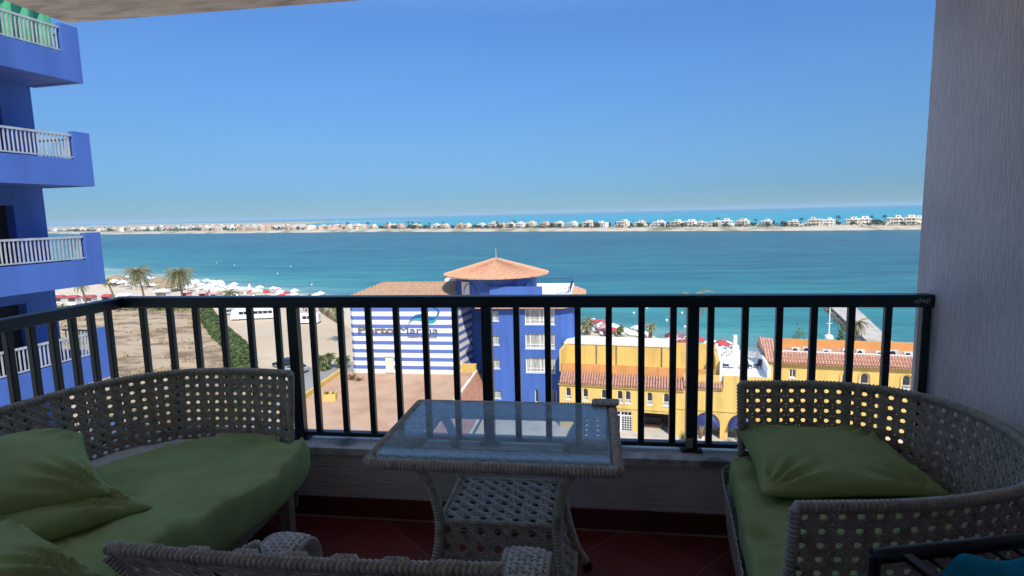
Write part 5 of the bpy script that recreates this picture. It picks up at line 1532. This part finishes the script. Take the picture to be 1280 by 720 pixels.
def pillow(label, corners, thick, seed, group=None, sag=.0, cat='pillow'):
    """knife-edge pillow: 4 corners (ccw from above), bulging, creased towards corners"""
    c = [Vector(p) for p in corners]; n = 44; mb = MB(); rs = random.Random(seed)
    nrm = ((c[2] - c[0]).cross(c[3] - c[1])).normalized()
    if nrm.z < 0: nrm = -nrm
    ids = {}
    for side in (1, -1):
        for i in range(n + 1):
            for j in range(n + 1):
                edge = i in (0, n) or j in (0, n)
                if side < 0 and edge: ids[side, i, j] = ids[1, i, j]; continue
                u, v = i / n, j / n
                # edges pull inwards between the corners
                uu, vv = u * 2 - 1, v * 2 - 1
                pu = .5 + .5 * uu * (1 - .075 * (1 - vv * vv)); pv = .5 + .5 * vv * (1 - .075 * (1 - uu * uu))
                p = (c[0] * (1 - pu) + c[1] * pu) * (1 - pv) + (c[3] * (1 - pu) + c[2] * pu) * pv
                b = max(0, (1 - uu ** 2) * (1 - vv ** 2)); bul = b ** .42
                w_ = noise.noise(Vector((u * 2.2 + seed, v * 2.2, side))) * .018
                # creases radiating from each corner
                for cx, cy in ((0, 0), (1, 0), (1, 1), (0, 1)):
                    dx, dy = u - cx, v - cy; r_ = math.hypot(dx, dy)
                    a = math.atan2(abs(dy), abs(dx) + 1e-6)
                    w_ += .015 * math.sin(a * 17 + seed * 3 + cx * 2 + cy) * math.exp(-((r_ - .22) / .16) ** 2)
                e = min(u, 1 - u, v, 1 - v)
                w_ += .006 * math.sin((u if e in (v, 1 - v) else v) * 62 + 4 * noise.noise(Vector((u * 4, v * 4, seed)))) * math.exp(-e / .06) * (0 if edge else 1)
                p = p + nrm * (side * bul * thick * .5 * (1.0 if side > 0 else .75) + (w_ * min(1, e * 14) if side > 0 else w_ * .3)) - Vector((0, 0, sag * b))
                ids[side, i, j] = mb.vs([p])
    for side in (1, -1):
        for i in range(n):
            for j in range(n):
                q = (ids[side, i, j], ids[side, i + 1, j], ids[side, i + 1, j + 1], ids[side, i, j + 1])
                mb.face(q if side > 0 else q[::-1])
    return tag(mb.build('pillow', M['cloth'], smooth=True), label, cat, group)
def shift(o, root): o.location = -Vector(root.location); return o

def sofa(label, plan_pts, z_seat, z_top, front, loc, seed, lean=.05, skirt=True, feet=(), sk=.10):
    t = thing('wicker_sofa', label, 'sofa', loc)
    plan = spline([(x, y, 0) for x, y in plan_pts], 14)
    Sf, nu, nv = back_surface(plan, z_seat - .10, z_top - .012, lean, .047)
    mb = MB(); weave(mb, Sf, nu, nv, .047); shift(mb.build('backrest', M['wicker_dark'], t, smooth=True), t)
    L = arclen(plan)
    def rimp(u): return Sf(u * nu, nv)[0] + Vector((0, 0, .008))
    path = [Sf(0, 0)[0]] + [Sf(0, nv * k_ / 4)[0] for k_ in range(1, 4)] + [rimp(i / 120) for i in range(121)] + [Sf(nu, nv * k_ / 4)[0] for k_ in range(3, -1, -1)]
    mb = MB(); wrapped(mb, path, .017, .014, 10); shift(mb.build('rim', M['wicker_dark'], t, smooth=True), t)
    # lower body: tight weave all round, under the seat
    ring = plan + [Vector((*front[0], 0)).lerp(Vector((*front[1], 0)), k_ / 20) for k_ in range(1, 20)] if not isinstance(front, list) else plan
    fr = spline([plan[-1]] + [Vector((*p, 0)) for p in front] + [plan[0]], 10)
    full = plan + fr[1:-1] + [plan[0]]
    LL = arclen(full); nb = int(LL[-1] / .024); nz = int((z_seat - sk - .12) / .020)
    def Sb(u, v):
        p, T = along(full, LL, LL[-1] * u / nb); n = Vector((T.y, -T.x, 0)).normalized()
        return Vector((p.x, p.y, lerp(.12, z_seat - sk, v / nz))) - n * .03 * (1 - v / nz), n
    mb = MB(); basket(mb, Sb, nb, nz, .017); shift(mb.build('skirt', M['wicker_dark'], t, smooth=True), t)
    mb = MB(); n_ = len(full) - 1
    C0 = sum(full, Vector((0, 0, 0))) / len(full)
    mb.prism([tuple(C0 + (p - C0) * .96)[:2] for p in full[:-1]], z_seat - .14, z_seat - .11); shift(mb.build('seat_deck', M['wicker_dark'], t), t)
    for x, y in feet:
        mb = MB(); mb.tube([(x, y, 0), (x, y, z_seat - .14)], 0, sq=(.05, .05)); shift(mb.build('leg', M['wicker_dark'], t), t)
    return t, plan, fr

# ---- left sofa along the corner of the railing
PL = [(-1.43, 2.53), (-1.70, 2.555), (-1.98, 2.52), (-2.19, 2.37), (-2.305, 2.10), (-2.345, 1.75), (-2.345, 1.2), (-2.30, .7), (-2.05, .38), (-1.6, .30)]
s1, plan, fr = sofa('large curved wicker sofa in the left corner against the railing', PL[::1], .42, .775, [(-1.55, .34), (-1.53, .9), (-1.50, 1.5), (-1.47, 2.1), (-1.47, 2.44)], (-1.85, 1.5, 0), 1, feet=((-1.46, 2.46), (-1.5, .45), (-2.2, 2.15), (-2.2, .6)))
cu = thing('seat_cushion', 'long green seat cushion with pale foam showing on the left wicker sofa', 'cushion', (-1.85, 1.5, .34))
inn = [(-1.47, 2.47), (-1.70, 2.49), (-1.95, 2.46), (-2.13, 2.32), (-2.235, 2.08), (-2.275, 1.75), (-2.275, 1.2), (-2.23, .75), (-2.02, .46), (-1.6, .38), (-1.55, .40), (-1.53, .9), (-1.51, 1.5), (-1.47, 2.1), (-1.47, 2.38)]
o = cushion(cu, [tuple(v) for v in spline([(x, y, 0) for x, y in inn], 9, True)], .318, .468, 'liner', 'foam', 3, .004, .002); shift(o, cu)
cov = [(-1.42, 2.47), (-1.60, 2.50), (-1.83, 2.44), (-1.99, 2.27), (-2.11, 2.02), (-2.17, 1.7), (-2.19, 1.2), (-2.17, .75), (-1.98, .46), (-1.6, .36), (-1.46, .38), (-1.40, .9), (-1.35, 1.5), (-1.265, 2.1), (-1.31, 2.44)]
o = cushion(cu, [tuple(v) for v in spline([(x, y, 0) for x, y in cov], 14, True)], .322, .485, 'cloth', 'cover', 5, .016, .019, face=1, droop=lambda x, y: -.045 * smoothstep(2.15, 2.5, y) * smoothstep(-1.65, -1.3, x)); shift(o, cu)
# ---- right sofa against the plaster wall
PR = [(.50, 1.47), (.75, 1.50), (.95, 1.55), (1.13, 1.63), (1.27, 1.79), (1.345, 2.02), (1.335, 2.27), (1.22, 2.46), (.99, 2.555), (.62, 2.54)]
s2, plan, fr = sofa('curved wicker loveseat against the plaster wall at right', PR, .43, .755, [(.545, 2.50), (.495, 2.1), (.445, 1.7), (.445, 1.50)], (.95, 2.0, 0), 2, sk=.055, feet=((.6, 1.55), (.62, 2.42), (1.22, 1.8), (1.22, 2.3)))
cu = thing('seat_cushion', 'rounded green seat cushion on the right wicker loveseat', 'cushion', (.95, 2.0, .34))
cov = [(.475, 1.53), (.75, 1.545), (.93, 1.59), (1.10, 1.68), (1.22, 1.82), (1.29, 2.02), (1.28, 2.25), (1.18, 2.41), (.97, 2.50), (.63, 2.50), (.555, 2.42), (.512, 2.1), (.458, 1.75)]
o = cushion(cu, [tuple(v) for v in spline([(x, y, 0) for x, y in cov], 12, True)], .345, .455, 'cloth', 'cover', 9, .016, .013, face=-1); shift(o, cu)

# ---- pillows
pillow('square green pillow lying flat on the right wicker loveseat', [(.57, 2.02, .505), (1.20, 2.06, .515), (1.155, 2.53, .555), (.60, 2.56, .545)], .15, 1, 'green scatter pillows')
pillow('top green pillow of the two stacked on the left sofa', [(-2.02, 1.28, .62), (-1.63, 1.68, .58), (-2.02, 1.98, .67), (-2.40, 1.60, .71)], .20, 2, 'green scatter pillows')
pillow('lower green pillow under another one on the left sofa', [(-1.88, 1.26, .52), (-1.52, 1.72, .518), (-1.99, 1.95, .525), (-2.30, 1.48, .55)], .17, 3, 'green scatter pillows')
pillow('front green pillow lying nearest on the left sofa', [(-1.70, .92, .52), (-1.35, 1.35, .51), (-1.82, 1.52, .55), (-2.18, 1.11, .58)], .22, 4, 'green scatter pillows')

# ---- table
t = thing('wicker_table', 'wicker table with glass top and woven lower shelf beside the parapet', 'table', (-.335, 2.04, 0))
hx, hy, zt = .405, .30, .70
mb = MB()
cs = [(-hx, -hy), (hx, -hy), (hx, hy), (-hx, hy)]
for k_ in range(4):
    a, b = cs[k_], cs[(k_ + 1) % 4]
    wrapped(mb, [Vector((*a, zt)).lerp(Vector((*b, zt)), q / 8) for q in range(9)], .020, .0125, 12)
mb.build('top_frame', M['wicker'], t, smooth=True)
mb = MB(); bw = .125
def flat(x0, x1, y0, y1, nu, nv, z):
    def Sf(u, v): return Vector((lerp(x0, x1, u / nu), lerp(y0, y1, v / nv), z)), Vector((0, 0, 1))
    return Sf, nu, nv
for args in ((-hx, hx, -hy, -hy + bw, 17, 3), (-hx, hx, hy - bw, hy, 17, 3), (-hx, -hx + bw, -hy + bw, hy - bw, 3, 7), (hx - bw, hx, -hy + bw, hy - bw, 3, 7)):
    Sf, a, b = flat(*args, zt); weave(mb, Sf, a, b, .042, w=.0058)
mb.build('woven_border', M['wicker'], t, smooth=True)
mb = MB(); ix, iy = hx - bw, hy - bw; cs2 = [(-ix, -iy), (ix, -iy), (ix, iy), (-ix, iy)]
for k_ in range(4):
    a, b = cs2[k_], cs2[(k_ + 1) % 4]; wrapped(mb, [Vector((*a, zt - .004)).lerp(Vector((*b, zt - .004)), q / 4) for q in range(5)], .012, .008, 8)
mb.build('inner_frame', M['wicker'], t, smooth=True)
mb = MB(); mb.b2(-hx + .022, hx - .022, -hy + .022, hy - .022, zt + .014, zt + .022)
g = mb.build('glass_top', M['glass'], t); md = g.modifiers.new('edge', 'BEVEL'); md.width = .002; md.segments = 2
mb = MB(); Sf, a, b = flat(hx - .075, hx + .022, hy - .04, hy + .02, 7, 4, zt + .029); basket(mb, Sf, a, b, .013); mb.b2(hx - .075, hx + .022, hy - .04, hy + .02, zt + .023, zt + .027); mb.build('corner_patch', M['wicker_dark'], t, smooth=False)
# lower shelf: woven top and sides, splaying to the bottom
zb1, zb0 = .435, .12
tx, ty, bx, by = .205, .165, .255, .215
mb = MB(); Sf, a, b = flat(-tx, tx, -ty, ty, 7, 6, zb1); weave(mb, Sf, a, b, .055, w=.0078)
mb.build('shelf', M['wicker'], t, smooth=True)
mb = MB()
def side(a0, a1, b0, b1, nu, nv):
    n = ((Vector(a1) - Vector(a0)).cross(Vector(b0) - Vector(a0))).normalized()
    def Sf(u, v):
        f = v / nv; bulge = math.sin(f * PI) * -.02
        return (Vector(a0).lerp(Vector(a1), u / nu)).lerp(Vector(b0).lerp(Vector(b1), u / nu), f) + n * bulge, n
    return Sf, nu, nv
bc = [(-bx, -by, zb0), (bx, -by, zb0), (bx, by, zb0), (-bx, by, zb0)]; tc = [(-tx, -ty, zb1), (tx, -ty, zb1), (tx, ty, zb1), (-tx, ty, zb1)]
for k_ in range(4):
    j = (k_ + 1) % 4; Sf, a, b = side(bc[k_], bc[j], tc[k_], tc[j], 7 if k_ % 2 == 0 else 6, 5); weave(mb, Sf, a, b, .055, w=.0078)
mb.build('shelf_side', M['wicker'], t, smooth=True)
for P in (bc, tc):
    mb = MB()
    for k_ in range(4): wrapped(mb, [Vector(P[k_]).lerp(Vector(P[(k_ + 1) % 4]), q / 4) for q in range(5)], .010, .011, 8)
    mb.build('shelf_frame', M['wicker'], t, smooth=True)
for sx in (-1, 1):
    for sy in (-1, 1):
        P = spline([(sx * .29, sy * .225, zt - .01), (sx * .235, sy * .19, zt - .10), (sx * .205, sy * .168, zb1), (sx * .222, sy * .185, .28), (sx * .258, sy * .22, .13), (sx * .300, sy * .285, .02)], 6)
        mb = MB(); wrapped(mb, P, .019, .0125, 12); lg = mb.build('leg', M['wicker'], t, smooth=True)
        mb = MB(); mb.tube([P[-1] + Vector((-sx * .008, -sy * .012, .02)), P[-1] + Vector((sx * .004, sy * .006, -.02))], .021, 10); mb.build('rubber_foot', M['rack'], lg)

# ---- armchair with its back to the camera
t = thing('wicker_armchair', 'wicker armchair seen from behind in the foreground', 'armchair', (-.62, 1.35, 0), R(-4))
inv = t.matrix_basis.inverted() if False else None
def loc2(x, y, z):   # world -> armchair local
    v = Vector((x + .62, y - 1.35, 0)); v.rotate(Matrix.Rotation(R(4), 3, 'Z')); return Vector((v.x, v.y, z))
BL, BR_ = (-1.112, 1.117), (-.193, 1.128)
nu, nv = 16, 6
def Sc(u, v):
    f = v / nv; a = u / nu
    top = loc2(lerp(BL[0], BR_[0], a), lerp(BL[1], BR_[1], a) - .02 * math.sin(a * PI), .742)
    bot = loc2(lerp(-.84, -.36, a), lerp(1.33, 1.32, a), .36)
    p = bot.lerp(top, f); p.y += -.05 * math.sin(f * PI) * .6
    return p, Vector((0, -1, .45)).normalized()
mb = MB(); weave(mb, Sc, nu, nv, .057, w=.0085, t=.006, amp=.0028)
mb.build('backrest', M['wicker'], t, smooth=True)
mb = MB()
top = [Sc(nu * k_ / 30, nv)[0] + Vector((0, 0, .016)) for k_ in range(31)]
wrapped(mb, top, .0155, .0135, 12, .5)
# crossed binding strands over the top rail
for i in range(96):
    if i % 6 > 2: continue
    p0 = top[0].lerp(top[-1], i / 96); p1 = top[0].lerp(top[-1], min(1, (i + 4.2) / 96)); q = []
    for k_ in range(9):
        a = 2.75 * k_ / 8 - 1.2; p = p0.lerp(p1, k_ / 8) if (i // 6) % 2 else p1.lerp(p0, k_ / 8)
        rr = .0150
        q.append(p + Vector((0, -rr * math.cos(a), rr * math.sin(a))))
    mb.strand(q, [Vector((0, -math.cos(2.75 * k_ / 8 - 1.2), math.sin(2.75 * k_ / 8 - 1.2))) for k_ in range(9)], .0085, .0032)
for e in (0, nu):
    wrapped(mb, [Sc(e, nv * k_ / 10)[0] for k_ in range(11)], .019, .0095, 10, .4)
mb.build('back_frame', M['wicker'], t, smooth=True)
def arm(x, xr_, yb, yf, zb_):
    A = spline([loc2(xr_, yb, .50), loc2(lerp(xr_, x, .5), yb + .10, .595), loc2(x, yf - .17, zb_ - .005), loc2(x, yf - .06, zb_), loc2(x, yf + .005, zb_ - .035), loc2(x, yf + .03, zb_ - .12), loc2(x, yf + .02, .36)], 8)
    L = arclen(A); n_ = int(L[-1] / .016); wd = .112; m_ = 7
    def Sa(u, v):
        p, T = along(A, L, L[-1] * u / n_); B = Vector((1, 0, 0)); B = (B - T * B.dot(T)).normalized(); N = B.cross(T)
        w_ = (v / m_ - .5); return p + B * w_ * wd - N * 0.010 * (2 * w_) ** 4, N
    mb = MB(); basket(mb, Sa, n_, m_, .0135, .005, .002)
    for e in (0, m_): wrapped(mb, [Sa(n_ * k_ / 40, e)[0] for k_ in range(41)], .0085, .008, 6)
    # solid core strip under the weave
    for k_ in range(40):
        a, b = Sa(n_ * k_ / 40, 0), Sa(n_ * k_ / 40, m_); c, d = Sa(n_ * (k_ + 1) / 40, 0), Sa(n_ * (k_ + 1) / 40, m_)
        dn = .004
        mb.poly([a[0] - a[1] * dn, b[0] - b[1] * dn, d[0] - d[1] * dn, c[0] - c[1] * dn])
    mb.build('armrest', M['wicker'], t, smooth=True)
arm(-.850, -.93, 1.20, 1.48, .622)
arm(-.174, -.178, 1.16, 1.45, .637)
mb = MB()
def Ss(u, v): return loc2(lerp(-.82, -.20, u / 26), lerp(1.30, 1.60, v / 20), .33), Vector((0, 0, 1))
basket(mb, Ss, 26, 20, .020); mb.build('seat', M['wicker'], t, smooth=True)
for x, y in ((-.80, 1.32), (-.22, 1.32), (-.80, 1.55), (-.22, 1.55)):
    mb = MB(); wrapped(mb, [loc2(x, y, .33 - .33 * k_ / 6) for k_ in range(7)], .02, .0095, 8); mb.build('leg', M['wicker'], t, smooth=True)

# ---- folding rack with towel in the right foreground
t = thing('drying_rack', 'black folding drying rack with slats in the right foreground', 'drying rack', (.95, 1.22, 0))
def V_(x, y, z): return Vector((x - .95, y - 1.22, z))
A, B_ = V_(.600, 1.275, .745), V_(1.18, 1.42, .755)
dn = Vector((.22, -.62, -.06))
mb = MB(); mb.tube([A, B_], .0165, 14); mb.build('top_rail', M['rack'], t, smooth=True)
mb = MB(); mb.tube([A + dn, B_ + dn], .0165, 14); mb.build('top_rail', M['rack'], t, smooth=True)
mb = MB(); a_ = A.lerp(B_, .10); mb.tube([a_ + Vector((0, 0, .004)), a_ + dn + Vector((0, 0, .004))], 0, sq=(.022, .012)); mb.build('side_rail', M['rack'], t)
mb = MB(); mb.tube([B_ - (B_ - A) * .06, B_ + dn - (B_ - A) * .06], 0, sq=(.022, .012)); mb.build('side_rail', M['rack'], t)
for k_ in range(9):
    f = .2 + .085 * k_
    mb = MB(); p = A.lerp(B_, f); mb.tube([p - Vector((0, 0, .012)), p + dn - Vector((0, 0, .012))], .0045, 6); mb.build('slat', M['rack'], t)
for p in (A, B_, A + dn, B_ + dn):
    mb = MB(); mb.tube([p, Vector((p.x * .98, p.y, 0.0))], .012, 8); mb.build('leg', M['rack'], t)
# towel lying over the slats
mb = MB(); n1, n2 = 40, 44; rows = []
for i in range(n1 + 1):
    row = []
    for j in range(n2 + 1):
        a, b = i / n1, j / n2
        p = Vector((.95, 1.22, 0)) + A.lerp(B_, lerp(.115, 1.0, a)) + dn * lerp(.12, 1.0, b)
        z = .010 + .012 * noise.noise(Vector((p.x * 9, p.y * 7, 3))) + .02 * math.exp(-((a - .25) / .3) ** 2) * math.sin(min(1, b * 4) * PI / 2) + .006 * math.sin(a * 20 + 5 * noise.noise(Vector((p.x * 4, p.y * 4, 0))))
        z += -.03 * math.exp(-a / .05) + .02
        p.x += .02 * noise.noise(Vector((b * 3, 1, 0))); p.y += .03 * noise.noise(Vector((a * 3.5, 5, 0)))
        row.append((p.x, p.y, p.z + z))
    rows.append(mb.vs(row))
for a, b in zip(rows, rows[1:]):
    for j in range(n2): mb.face((a + j, b + j, b + j + 1, a + j + 1))
o = mb.build('towel', M['teal_towel'], smooth=True)
md = o.modifiers.new('thick', 'SOLIDIFY'); md.thickness = .008; md.offset = 1
tag(o, 'teal terry towel spread over the black drying rack', 'towel')
